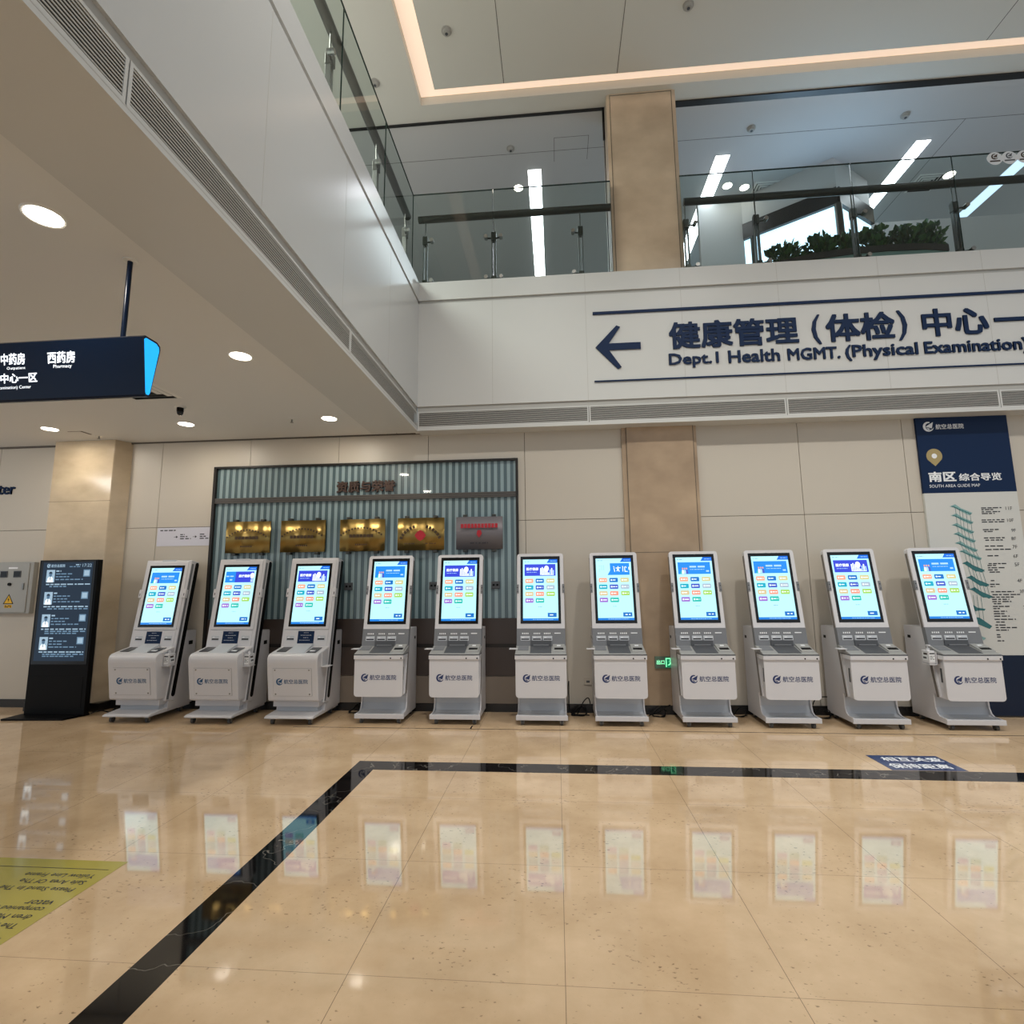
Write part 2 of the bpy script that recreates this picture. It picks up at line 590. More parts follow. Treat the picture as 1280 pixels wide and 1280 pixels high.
# marble pilasters
b = B(M['marble'])
b.prism('z', [(-6.61, WY + 0.02), (-6.60, 6.25), (-6.585, 6.235), (-5.745, 6.235), (-5.735, 6.245), (-5.635, WY + 0.02)], 0.0, ZL - 0.001, M['marble'])
for z in (2.62,):
    b.box(-6.60, -5.735, 6.2335, 6.24, z - 0.002, z + 0.002, M['gap'])
b.box(-6.62, -5.62, 6.22, WY, 0, 0.10, M['base'])
struct(b, 'wall_pilaster_left')
b = B(M['marble'])
b.prism('z', [(0.835, WY + 0.02), (0.835, 6.385), (0.885, 6.385), (0.895, 6.37), (1.69, 6.37), (1.70, 6.385), (1.735, 6.385), (1.735, WY + 0.02)], 0.0, ZL + 0.01, M['marble_up'])
b.box(0.82, 1.75, 6.36, WY, 0, 0.10, M['base'])
b.box(0.8885, 0.8935, 6.368, 6.39, 0.1, ZL, M['gap'])
b.box(1.6915, 1.6965, 6.368, 6.39, 0.1, ZL, M['gap'])
b.box(0.895, 1.69, 6.3685, 6.39, 1.852, 1.857, M['gap'])
struct(b, 'wall_pilaster_middle')
b = B(M['marble_col'])
b.prism('z', [(0.815, 6.9), (0.815, 6.43), (0.862, 6.415), (1.680, 6.415), (1.735, 6.43), (1.735, 6.9)], ZD - 0.3, ZC, M['marble_col'])
b.box(0.857, 0.864, 6.411, 6.44, ZD - 0.3, ZC - 0.02, M['gap'])
b.box(1.678, 1.685, 6.411, 6.44, ZD - 0.3, ZC - 0.02, M['gap'])
b.box(0.86, 1.682, 6.411, 6.44, ZC - 0.03, ZC - 0.024, M['gap'])
struct(b, 'wall_column_upper')

# low ceiling on the left
b = B(M['ceil_low'], M['seam'])
b.box(-10, BX - 0.07, -6, WY + 0.2, ZL, ZL + 0.1)
b.box(-2.01, -2.005, -3, WY, ZL - 0.0012, ZL, M['seam'])
b.box(-2.0, BX, 1.735, 1.741, ZL - 0.0015, ZL, M['seam'])
b.box(-10, -5.64, 6.40, WY, ZL - 0.022, ZL, M['seam'])
b.box(-5.64, BX, 6.405, WY, ZL - 0.016, ZL, M['seam'])
b.box(-6.02, -5.86, 5.83, 5.84, ZL - 0.002, ZL, M['seam'])
b.box(-5.86, -5.83, 5.83, 5.98, ZL - 0.002, ZL, M['seam'])
# soffit under the back fascia
b.box(BX - 0.07, 10, FY + 0.07, WY + 0.2, ZL - 0.01, ZL + 0.1)
struct(b, 'ceiling_low')


# bulkhead / fascia of the upper floor, in profile: lip, grille niche, strip, main panel, groove, coping band
def profile(fn):
    fn(0.0, 3.395, 3.43, M['fascia'])       # bottom lip
    fn(0.055, 3.43, 3.64, M['black'])        # niche behind the grille
    fn(0.018, 3.64, 3.705, M['groove'])      # recessed strip
    fn(0.0, 3.705, 5.075, M['fascia'])       # main panel
    fn(0.022, 5.075, 5.122, M['groove'])     # groove
    fn(0.0, 5.122, ZD, M['fascia'])          # coping band


b = B(M['fascia'])
profile(lambda d, z0, z1, m: b.box(BX - 0.001, 10, FY + d, WY + 0.4, z0, z1, m))
for x in (-0.742, 0.432, 1.60, 2.755, 3.925, 5.095, 6.27, 7.45):
    b.box(x - 0.002, x + 0.002, FY - 0.0006, FY + 0.01, 3.705, 5.075, M['groove'])
    b.box(x - 0.002, x + 0.002, FY - 0.0006, FY + 0.01, 5.122, ZD, M['groove'])
struct(b, 'wall_fascia_back')
b = B(M['fascia'])
profile(lambda d, z0, z1, m: b.box(BX - 0.6, BX - d, -6, FY + 0.05, z0, z1, M['fascia_gloss'] if m is M['fascia'] and z0 > 3.5 else m))
for y in (5.05, 3.87, 2.69, 1.51):
    b.box(BX - 0.01, BX + 0.0006, y - 0.002, y + 0.002, 3.705, 5.075, M['groove'])
b.box(BX - 0.01, BX + 0.0006, -6, FY, 3.422, 3.4255, M['groove'])
struct(b, 'wall_fascia_left')

# gallery decks
b = B(M['deck'])
b.box(-10, 10, FY + 0.1, 15, ZD - 0.35, ZD - 0.01)
b.box(-10, BX - 0.1, -6, FY + 0.1, ZD - 0.35, ZD - 0.01)
struct(b, 'floor_gallery')

# upper ceiling with a warm cove slot
b = B(M['ceil'], M['seam'])
XO, XI, YO, YI = -1.74, -1.50, 6.34, 6.125
H = 0.25
b.box(-10, XO, -6, 6.60, ZC, ZC + H)
b.box(XO, 10, YO, 6.60, ZC, ZC + H)
b.box(XI, 10, -6, YI, ZC, ZC + H)
for x in (-0.56, 0.93, 5.45):
    b.box(x - 0.004, x + 0.004, -4, YI - 0.002, ZC - 0.001, ZC, M['seam'])
struct(b, 'ceiling_upper')
b = B(M['cove'])
b.box(XO - 0.02, XI + 0.02, -6, YI - 0.02, ZC + 0.13, ZC + 0.2, M['cove'])
b.box(XO - 0.02, 10, YI - 0.02, YO + 0.02, ZC + 0.13, ZC + 0.2, M['cove'])
tag(b.obj('cove_light'), 'warm glowing cove light slot running round the upper ceiling panel', 'light')

b = B(M['ceil_gal'], M['seam'])
b.box(-10, 10, 6.68, 15, ZC, ZC + 0.2)
b.box(-10, 0.83, 6.60, 6.68, ZC + 0.0, ZC + 0.2)
b.box(-10, 10, 7.285, 7.292, ZC - 0.001, ZC, M['seam'])
for x in (6.05,):
    b.box(x - 0.004, x + 0.004, 7.29, 12, ZC - 0.001, ZC, M['seam'])
b.box(0.10, 0.62, 7.05, 7.056, ZC - 0.001, ZC, M['seam'])
b.box(0.10, 0.106, 7.05, 7.5, ZC - 0.001, ZC, M['seam'])
b.box(0.614, 0.62, 7.05, 7.5, ZC - 0.001, ZC, M['seam'])
b.box(-10, 10, 14.8, 15, ZD, ZC)
struct(b, 'ceiling_gallery')
b = B(M['black'])
b.box(-10, 0.80, 6.605, 6.63, ZC - 0.03, ZC + 0.01)
b.box(0.775, 0.805, 6.605, 6.63, ZC - 0.5, ZC)
b.box(0.788, 0.80, 6.605, 6.63, ZD, ZC)
b.box(1.76, 10, 6.60, 6.69, ZC - 0.02, ZC + 0.02)
struct(b, 'trim_1')
b = B(M['ceil_gal'])
b.box(1.76, 10, 6.69, 6.78, ZC - 0.02, ZC + 0.01)
struct(b, 'trim_2')

# inlaid black marble border in the floor and a thin dark line in front of the kiosks
b = B(M['blackmarble'])
b.prism('z', [(-1.725, -6), (-1.535, -6), (-1.535, 4.432), (10, 4.432), (10, 4.637), (-1.725, 4.637)], -0.02, 0.0006)
struct(b, 'trim_3')
b = B(M['base'])
b.box(-2.86, 10, 5.668, 5.682, -0.01, 0.0006)
b.box(-0.94, -0.925, 5.682, 5.8, -0.01, 0.0006)
struct(b, 'trim_4')

# ------------------------------------------------------------------ air grilles in the bulkhead niche
GRILLE = [(-1.685, 0.431, 'back'), (0.438, 2.741, 'back'), (2.748, 5.083, 'back'), (5.090, 7.4, 'back'),
          (-0.6, 1.731, 'left'), (1.738, 4.054, 'left'), (4.061, 6.19, 'left')]
GL = ['white linear air grille below the big arrow, in the corner by the left bulkhead',
      'white linear air grille above the middle marble pilaster, under the wayfinding lettering',
      'white linear air grille over the wall left of the guide map, under the wayfinding lettering',
      'white linear air grille above the guide map, cut by the right picture edge',
      'white linear air grille at the upper left corner, nearest the camera on the bulkhead',
      'long white linear air grille in the middle of the left bulkhead',
      'white linear air grille at the far end of the left bulkhead, next to the corner']
for (a, c, side), lb in zip(GRILLE, GL):
    L = c - a
    rz = 0 if side == 'back' else math.pi / 2
    loc = (a, FY, 3.43) if side == 'back' else (BX, a, 3.43)
    t = thing('air_grille', lb, 'air grille', loc, rz, 'linear air grilles in the bulkhead')
    f = B(M['fascia'])
    f.box(0, L, 0.0, 0.006, 0.0005, 0.018); f.box(0, L, 0.0, 0.006, 0.193, 0.209)
    f.box(0, 0.016, 0.0, 0.006, 0.018, 0.193); f.box(L - 0.016, L, 0.0, 0.006, 0.018, 0.193)
    f.obj('grille_frame', t)
    s = B(M['groove'])
    for i in range(10):
        z = 0.0285 + i * 0.0173
        s.box(0.016, L - 0.016, 0.002, 0.005, z - 0.0037, z + 0.0037)
    s.obj('slats', t)

# ------------------------------------------------------------------ glass balustrades
def post(parent, x, knob, wide=0.0):
    p = B(M['steel'])
    for s in (-1, 1):
        p.box(x + s * (0.022 + wide) - 0.007, x + s * (0.022 + wide) + 0.007, 0.045, 0.095, 0, 0.80, M['poststeel'], 0.002)
    p.box(x - 0.05, x + 0.05, 0.035, 0.105, 0, 0.012, M['darksteel'])
    p.cyl((x, 0.07, 0.80), (x, 0.07, 1.02), 0.008, M['steel'], 10)
    po = p.obj('post', parent)
    for z in (0.12, 0.70):
        cl = B(M['darksteel'])
        cl.box(x - 0.034, x + 0.034, 0.03, 0.10, z - 0.035, z + 0.035 + (0.05 if z > 0.5 else 0), M['darksteel'], 0.006)
        for s in ((-1, 1) if knob == 0 else (knob,)):
            cl.cyl((x, 0.05, z), (x + s * 0.10, 0.03, z - 0.004), 0.011, M['darksteel'], 10)
            cl.cyl((x + s * 0.10, 0.045, z - 0.004), (x + s * 0.10, -0.022, z - 0.004), 0.026, M['steel'], 14)
        cl.obj('clamp', po)


def balustrade(loc, rz, L, joints, posts, label, knobs=None):
    t = thing('glass_balustrade', label, 'balustrade', loc, rz, 'glass balustrades of the upper floor')
    e = [0.0] + joints + [L]
    for a, c in zip(e, e[1:]):
        gl = B(M['glass'], M['glass_edge'])
        gl.rect(a + 0.004, c - 0.004, 0.0, 1.38, 0.0, M['glass'])
        gl.box(a + 0.004, c - 0.004, -0.006, 0.006, 1.372, 1.384, M['glass_edge'])
        gl.box(c - 0.007, c - 0.001, -0.006, 0.006, 0.0, 1.38, M['glass_edge'])
        gl.obj('glass_panel', t)
    r = B(M['rail'])
    r.cyl((0.06, 0.07, 1.055), (L - 0.005, 0.07, 1.055), 0.047, M['rail'], 18)
    r.obj('handrail', t)
    for i, x in enumerate(posts):
        post(t, x, knobs[i] if knobs else 1)
    return t


balustrade((-1.83, 6.35, ZD), 0, 2.645, [1.09], [0.16, 1.09, 2.24], 'glass balustrade above the back fascia, between the left corner and the marble column', [1, 0, -1])
balustrade((1.70, 6.35, ZD), 0, 7.0, [0.93, 2.13, 3.34, 4.54, 5.7], [0.07, 0.95, 2.14, 3.34, 4.54, 5.7], 'long glass balustrade right of the marble column, in front of the planter')
balustrade((-1.83, -3.0, ZD), math.pi / 2, 9.35, [1.15, 2.35, 3.55, 4.75, 5.95, 7.0, 8.2], [1.15, 2.35, 3.55, 4.75, 5.95, 6.9, 8.1, 9.22], 'glass balustrade along the top of the left bulkhead', [-1] * 8)

# round stickers on the glass
for i, x in enumerate((5.53, 5.70, 5.875)):
    lb = ['round white sticker with brown emblem, leftmost of three on the balustrade glass',
          'round white sticker with grey emblem, middle of three on the balustrade glass',
          'round white sticker with brown emblem, at the picture edge on the balustrade glass'][i]
    b = B(M['wprint'], M['bronze'], M['inkgrey'])
    yy = -0.0015 * (3 - i)
    b.prism('y', [(0.092 * math.cos(k * math.pi / 12) * (1 + 0.04 * math.cos(4 * k * math.pi / 12)), 0.087 * math.sin(k * math.pi / 12)) for k in range(24)], yy - 0.001, yy, M['wprint'])
    m = M['inkgrey'] if i == 1 else M['bronze']
    b.emblem(0, 0.025, 0.04, yy - 0.0014, m, None)
    b.rect(-0.06, 0.06, -0.045, -0.025, yy - 0.0014, m)
    o = b.obj('glass_sticker', loc=(x, 6.343, 6.665))
    tag(o, lb, 'sticker', 'round stickers on the balustrade glass')


# ------------------------------------------------------------------ upper gallery: lamps, detectors, vents
def linear_lamp(x, y0, y1, label, m):
    t = thing('linear_ceiling_lamp', label, 'ceiling lamp', (x, y0, ZC), 0, 'linear lamps of the gallery ceiling')
    f = B(M['lampring'])
    f.box(-0.115, 0.115, -0.01, y1 - y0 + 0.01, -0.006, 0.0)
    f.obj('housing', t)
    d = B(m)
    d.box(-0.102, 0.102, 0, y1 - y0, -0.012, -0.006, m)
    d.obj('diffuser', t)


linear_lamp(-0.215, 7.63, 12.5, 'bright linear ceiling lamp seen through the glass left of the marble column', M['tube'])
linear_lamp(2.735, 7.63, 12.5, 'bright linear ceiling lamp just right of the marble column', M['tube'])
linear_lamp(5.70, 7.63, 9.6, 'bright linear ceiling lamp above the planter plants', M['tube'])
linear_lamp(7.56, 7.9, 9.9, 'dim bluish linear ceiling lamp at the right picture edge', M['tubedim'])


def detector(x, y, z, label):
    b = B(M['smoke'], M['dgrey'])
    b.cyl((0, 0, 0), (0, 0, -0.012), 0.062, M['smoke'], 20)
    b.cyl((0, 0, -0.012), (0, 0, -0.045), 0.048, M['smoke'], 20, 0.038)
    b.cyl((0, 0, -0.045), (0, 0, -0.05), 0.018, M['dgrey'], 12)
    tag(b.obj('smoke_detector', loc=(x, y, z)), label, 'smoke detector', 'smoke detectors on the upper ceilings')


detector(-1.18, 5.39, ZC, 'round smoke detector on the ceiling panel near its left corner')
detector(1.66, 5.37, ZC, 'round smoke detector on the ceiling panel at the top picture edge')
detector(-2.26, 5.95, ZC, 'round smoke detector left of the warm cove slot, by the left balustrade')
detector(-0.56, 7.18, ZC, 'round smoke detector on the gallery ceiling left of the column')
detector(3.0, 7.16, ZC, 'round smoke detector on the gallery ceiling above the left lamp right of the column')
detector(5.13, 7.14, ZC, 'round smoke detector on the gallery ceiling beside the lamp over the planter')


def downlight(x, y, z, label, group, r=0.085, lm='lamp'):
    t = thing('downlight', label, 'downlight', (x, y, z), 0, group)
    rg = B(M['lampring'])
    n = 24
    for i in range(n):
        a, c = 2 * math.pi * i / n, 2 * math.pi * (i + 1) / n
        p = lambda rr, t_, zz: (rr * math.cos(t_), rr * math.sin(t_), zz)
        rg.poly([p(r * 1.16, a, 0), p(r * 1.16, c, 0), p(r * 1.08, c, -0.008), p(r * 1.08, a, -0.008)])
        rg.poly([p(r * 1.08, a, -0.008), p(r * 1.08, c, -0.008), p(r * 0.96, c, -0.004), p(r * 0.96, a, -0.004)])
    rg.obj('ring', t)
    d = B(M[lm])
    d.cyl((0, 0, -0.001), (0, 0, -0.005), r * 0.97, M[lm], 24)
    d.obj('diffuser', t)
    return t


DL = [(-2.63, 2.29, 'large bright downlight at the left, nearest the camera'),
      (-2.62, 4.0, 'bright downlight on the low ceiling right of the hanging sign'),
      (-4.37, 5.71, 'bright downlight on the low ceiling beside the small black camera'),
      (-6.12, 5.70, 'bright downlight on the low ceiling above the left marble pilaster'),
      (-2.60, 5.70, 'bright downlight on the low ceiling above the honour plaques')]
for x, y, lb in DL:
    downlight(x, y, ZL, lb, 'round downlights in the low ceiling')
    area('downlight_lamp', (x, y, ZL - 0.02), (x, y, 0), 0.15, 9, (1.0, 0.91, 0.77))
downlight(3.01, 8.29, ZC, 'small round downlight, left one of a pair behind the right handrail', 'small downlights of the gallery', 0.075)
downlight(3.31, 8.36, ZC, 'small round downlight, right one of a pair behind the right handrail', 'small downlights of the gallery', 0.075)
downlight(6.60, 8.40, ZC, 'small round downlight beside the vent right of the planter lamp', 'small downlights of the gallery', 0.085)
downlight(-0.50, 8.0, ZC, 'small round downlight beside the lamp left of the marble column', 'small downlights of the gallery', 0.075)


def diffuser_vent(x, y, z, s, label, m=None):
    t = thing('ceiling_vent', label, 'ceiling vent', (x, y, z))
    f = B(M['lampring'])
    for k in range(4):
        a, c = s / 2 * (1 - k * 0.24), s / 2 * (1 - k * 0.24 - 0.13)
        zo, zi = -0.002 - 0.0 * k, -0.014
        P = lambda r, q, zz: [(-r, -r, zz), (r, -r, zz), (r, r, zz), (-r, r, zz)][q % 4]
        for q in range(4):
            f.poly([P(a, q, zo), P(a, q + 1, zo), P(c, q + 1, zi), P(c, q, zi)])
    f.obj('vent_louvre', t)
    d = B(M['black'])
    d.box(-s / 2 * 0.98, s / 2 * 0.98, -s / 2 * 0.98, s / 2 * 0.98, -0.001, 0.0)
    d.obj('vent_opening', t)


diffuser_vent(-4.05, 4.62, ZL, 0.52, 'square ceiling air diffuser partly hidden behind the hanging sign')
diffuser_vent(3.66, 8.45, ZC, 0.40, 'square ceiling air vent behind the handrail left of the window')
diffuser_vent(6.32, 8.55, ZC, 0.42, 'square ceiling air vent behind the handrail right of the planter lamp')


def sprinkler(x, y, z, label):
    b = B(M['lampring'], M['steel'])
    b.cyl((0, 0, 0), (0, 0, -0.006), 0.034, M['lampring'], 16)
    b.cyl((0, 0, -0.006), (0, 0, -0.04), 0.009, M['steel'], 10)
    b.cyl((0, 0, -0.04), (0, 0, -0.043), 0.02, M['steel'], 12)
    tag(b.obj('sprinkler_head', loc=(x, y, z)), label, 'sprinkler', 'sprinkler heads in the low ceiling')


sprinkler(-3.04, 5.68, ZL, 'small sprinkler head on the low ceiling left of the downlight over the plaques')
sprinkler(-5.80, 6.05, ZL, 'small sprinkler head on the low ceiling over the left pilaster')

t = thing('dome_camera', 'small black dome camera hanging from the low ceiling', 'camera', (-4.0, 5.12, ZL))
B(M['lampring']).cyl((0, 0, 0), (0, 0, -0.02), 0.055, M['lampring'], 20).obj('mount', t)
B(M['blk']).cyl((0, 0, -0.02), (0.01, -0.01, -0.06), 0.034, M['blk'], 16).ball((0.012, -0.012, -0.075), 0.032, M['blkglass']).obj('camera_body', t)

# gallery window: folded glazing with a dark header, and walls beside it
b = B(M['frame'], M['sky'], M['ceil_gal'])
C_, L_, R_ = (4.49, 7.84), (3.33, 8.60), (5.31, 8.40)


def glaze(p, q, z0, z1, m, off=0.0, th=0.03):
    d = Vector((q[0] - p[0], q[1] - p[1], 0)).normalized()
    nn = Vector((-d.y, d.x, 0))
    a = [Vector((p[0], p[1], 0)) + nn * off, Vector((q[0], q[1], 0)) + nn * off]
    b.prism('z', [tuple(a[0][:2]), tuple(a[1][:2]), tuple((a[1] + nn * th)[:2]), tuple((a[0] + nn * th)[:2])], z0, z1, m)


for p, q in ((L_, C_), (C_, R_)):
    glaze(p, q, ZD, 7.30, M['sky'], 0.02)
    glaze(p, q, 7.30, 7.58, M['frame'], -0.04, 0.12)
    glaze(p, q, 7.58, ZC, M['ceil_gal'], 0.0, 0.10)
b.cyl((C_[0], C_[1], ZD), (C_[0], C_[1], 7.3), 0.055, M['darksteel'], 12)
b.cyl((L_[0] + 0.1, L_[1] - 0.1, ZD), (L_[0] + 0.1, L_[1] - 0.1, 7.3), 0.03, M['darksteel'], 12)
b.box(2.6, L_[0], L_[1], L_[1] + 0.1, ZD, ZC, M['ceil_gal'])
b.box(R_[0], 9.5, R_[1] + 0.02, R_[1] + 0.12, ZD, 7.35, M['ceil_gal'])
struct(b, 'window_1')

# curved planter with leafy plants
arc = [(2.86, 7.46), (3.25, 7.24), (3.65, 7.10), (4.1, 7.03), (4.6, 7.0), (5.1, 7.02), (5.42, 7.08)]
back = [(5.42, 7.5), (4.6, 7.48), (3.9, 7.55), (3.2, 7.75), (2.95, 7.8)]
t = thing('planter', 'long curved pale green planter with dark rim behind the right balustrade', 'planter', (0, 0, ZD - 0.01))
B(M['planter']).prism('z', arc + back, 0, 0.57).obj('planter_box', t)
B(M['soilrim']).prism('z', [(x, y - 0.02) for x, y in arc] + back, 0.57, 0.66).obj('rim', t, label='dark rim')
PL = [(3.42, 7.36, 0.34, 'leafy dark green plant at the left end of the curved planter'),
      (3.86, 7.28, 0.40, 'leafy dark green plant, second from the left in the curved planter'),
      (4.24, 7.25, 0.36, 'leafy dark green plant behind the balustrade post, in the middle of the planter'),
      (4.62, 7.24, 0.46, 'leafy dark green plant right of the window corner in the planter'),
      (5.00, 7.22, 0.44, 'tall leafy dark green plant, second from the right in the planter'),
      (5.30, 7.26, 0.48, 'leafy dark green plant at the right end of the curved planter')]
for x, y, h, lb in PL:
    t = thing('leafy_plant', lb, 'plant', (x, y, ZD + 0.64), 0, 'leafy plants in the curved planter')
    st, lf = B(M['leaf']), B(M['leaf'], M['leaf2'])
    for i in range(130):
        a = random.uniform(0, 2 * math.pi)
        rr = random.uniform(0.02, 0.23)
        zz = random.uniform(0.0, h) * (1 - 0.35 * rr / 0.23)
        tip = Vector((rr * math.cos(a), rr * math.sin(a) * 0.75, zz))
        st.tube([(0, 0, -0.01), tip * 0.55, tip], 0.004, M['leaf'], 4)
        d = (tip + Vector((0, 0, 0.1))).normalized()
        side = d.cross(Vector((random.uniform(-1, 1), random.uniform(-1, 1), 1))).normalized()
        ln, w = random.uniform(0.08, 0.14), random.uniform(0.032, 0.055)
        up = side.cross(d) * 0.018
        m = M['leaf'] if random.random() < 0.6 else M['leaf2']
        p0, p1, p2 = tip, tip + d * ln * 0.5, tip + d * ln - Vector((0, 0, 0.02))
        for s in (-1, 1):
            lf.poly([p0, p0 + d * ln * 0.2 + side * s * w * 0.8 + up, p1 + side * s * w + up, p2, p1], m)
    st.obj('stems', t)
    lf.obj('foliage', t)

# ------------------------------------------------------------------ lettering on the fascia
t = thing('wayfinding_sign', 'large navy arrow sign with raised lettering on the white fascia above the kiosks', 'sign', (0, FY, 0))
d0 = -0.016
b = B(M['navy'])
b.prism('y', [(0.539, 4.372), (0.80, 4.645), (0.845, 4.625), (0.70, 4.415), (1.085, 4.415), (1.085, 4.33), (0.70, 4.33), (0.845, 4.105), (0.80, 4.085)], d0, 0)
b.obj('arrow', t)
for s_, x0, x1, z0, z1 in (('健康管理', 1.43, 2.945, 4.305, 4.652), ('(', 3.10, 3.20, 4.285, 4.655), ('体检', 3.262, 4.04, 4.305, 4.652), (')', 4.075, 4.175, 4.285, 4.655),
                           ('中心', 4.345, 5.07, 4.315, 4.655), ('一', 5.135, 5.46, 4.46, 4.505), ('区', 5.55, 5.88, 4.315, 4.65)):
    b = B(M['navy'])
    b.text(s_, x0, x1, z0, z1, d0, M['navy'], -d0, 0.024 if len(s_) > 1 or s_ == '区' else 0.008)
    b.obj('chinese_lettering', t)
for s_, x0, x1, z0, z1 in (('Dept.1', 1.415, 2.0, 4.062, 4.247), ('Health', 2.115, 2.71, 4.096, 4.253), ('MGMT.', 2.80, 3.395, 4.096, 4.245), ('(Physical', 3.455, 4.265, 4.058, 4.255),
                           ('Examination)', 4.335, 5.46, 4.062, 4.255), ('Center', 5.56, 6.1, 4.096, 4.25)):
    b = B(M['navy'])
    b.text(s_, x0, x1, z0, z1, d0, M['navy'], -d0, 0.018)
    b.obj('english_lettering', t)
B(M['navy']).box(0.517, 7.2, d0, 0, 4.802, 4.836).obj('rule_line', t)
B(M['navy']).box(0.512, 7.2, d0, 0, 3.928, 3.944).obj('rule_line', t)

# wall lettering at the left picture edge
b = B(M['navy'])
b.text('Center', -7.875, -7.295, 2.77, 2.925, WY - 0.02, M['navy'], 0.02, 0.008)
tag(b.obj('wall_lettering'), 'navy raised word ending in ter at the left picture edge', 'lettering')

# ------------------------------------------------------------------ hanging sign
t = thing('hanging_sign', 'dark navy hanging sign with lit white lettering and glowing blue end', 'sign', (0, 0, 0))
sec = [(2.605, 2.902), (2.62, 2.915), (2.71, 2.915), (2.735, 2.90), (2.74, 2.88), (2.69, 2.585), (2.68, 2.572), (2.66, 2.57), (2.652, 2.58)]
b = B(M['navy_dk'])
b.prism('x', sec, -5.0, -2.292)
b.obj('sign_body', t)
cy, cz = 2.677, 2.75
ins = [(cy + (y - cy) * 0.86, cz + (z - cz) * 0.93) for y, z in sec]
b = B(M['bluelit'], M['cyanlit'])
lo = [(y, z) for y, z in ins]
b.poly([(-2.2915, y, z) for y, z in ins], M['cyanlit'])
b.obj('end_panel', t, label='glowing blue end panel')
b = B(M['navy_dk'])
b.cyl((-2.49, 2.69, 2.91), (-2.49, 2.69, ZL), 0.014, M['navy_dk'], 14)
b.cyl((-2.49, 2.69, ZL - 0.008), (-2.49, 2.69, ZL), 0.04, M['lampring'], 18)
b.obj('suspension_rod', t)
b = B(M['navy_dk'])
b.cyl((-4.5, 2.69, 2.91), (-4.5, 2.69, ZL), 0.014, M['navy_dk'], 14)
b.cyl((-4.5, 2.69, ZL - 0.008), (-4.5, 2.69, ZL), 0.04, M['lampring'], 18)
b.obj('suspension_rod', t)
th = math.atan2(2.652 - 2.605, 2.902 - 2.58)
ltf = Matrix.Translation((0, 2.6025, 2.902)) @ Matrix.Rotation(th, 4, 'X') @ Matrix.Translation((0, 0, -2.902))
for s_, x0, x1, z0, z1, al, bo in (('中药房', -3.166, -3.015, 2.775, 2.842, 'FIT', 0.02), ('Outpatient', -3.13, -3.014, 2.744, 2.765, 'FIT', 0.0),
                                   ('西药房', -2.875, -2.705, 2.772, 2.84, 'FIT', 0.02), ('Pharmacy', -2.84, -2.727, 2.74, 2.765, 'FIT', 0.0),
                                   ('健康管理(体检)中心一区', -3.70, -2.942, 2.662, 2.728, 'R', 0.02), ('Health Management (Physical Examination) Center', -4.0, -2.982, 2.632, 2.656, 'R', 0.0)):
    b = B(M['lettlit'])
    b.tf = ltf
    b.text(s_, x0, x1, z0, z1, 0, M['lettlit'], 0, bo, al)
    b.obj('lettering', t)

# ------------------------------------------------------------------ honour display on the wall
t = thing('honour_display', 'wall display of pale fluted glass in a dark frame behind the kiosks', 'display wall', (0, 0, 0))
x0, x1 = -4.44, -0.452
b = B(M['frame'])
b.box(x0, x0 + 0.035, WY - 0.05, WY, 0.1, 3.055); b.box(x1 - 0.03, x1, WY - 0.05, WY, 0.1, 3.055)
b.box(x0 + 0.035, x1 - 0.03, WY - 0.05, WY, 3.03, 3.055)
b.obj('display_frame', t)
b = B(M['fluteA'], M['fluteB'])
x = x0 + 0.035
i = 0
while x < x1 - 0.031:
    xe = min(x + 0.041, x1 - 0.03)
    if i % 2:
        b.box(x, xe, WY - 0.018, WY, 1.09, 3.03, M['fluteA'])
    else:
        b.box(x, xe, WY - 0.012, WY, 1.09, 3.03, M['fluteB'])
    x = xe
    i += 1
b.obj('fluted_glass', t)
b = B(M['bar'], M['frame'])
b.box(x0 + 0.035, x1 - 0.03, WY - 0.045, WY, 2.57, 2.635)
b.box(x0 + 0.035, x1 - 0.03, WY - 0.046, WY, 2.587, 2.592, M['frame']); b.box(x0 + 0.035, x1 - 0.03, WY - 0.046, WY, 2.612, 2.617, M['frame'])
b.obj('cross_bar', t)
b = B(M['brown'])
b.box(x0 + 0.035, x1 - 0.03, WY - 0.03, WY, 0.79, 1.09); b.box(x0 + 0.035, x1 - 0.03, WY - 0.03, WY, 0.418, 0.745)
b.box(x0 + 0.035, x1 - 0.03, WY - 0.022, WY, 0.745, 0.79, M['frame'])
b.obj('lower_board', t)
B(M['brown2']).box(x0 + 0.035, x1 - 0.03, WY - 0.025, WY, 0.1, 0.41).obj('plinth_board', t, label='taupe plinth board')
b = B(M['bronze'])
b.text('资质与荣誉', -2.777, -2.012, 2.672, 2.82, WY - 0.045, M['bronze'], 0.02, 0.03)
b.obj('lettering', t, label='bronze raised lettering')

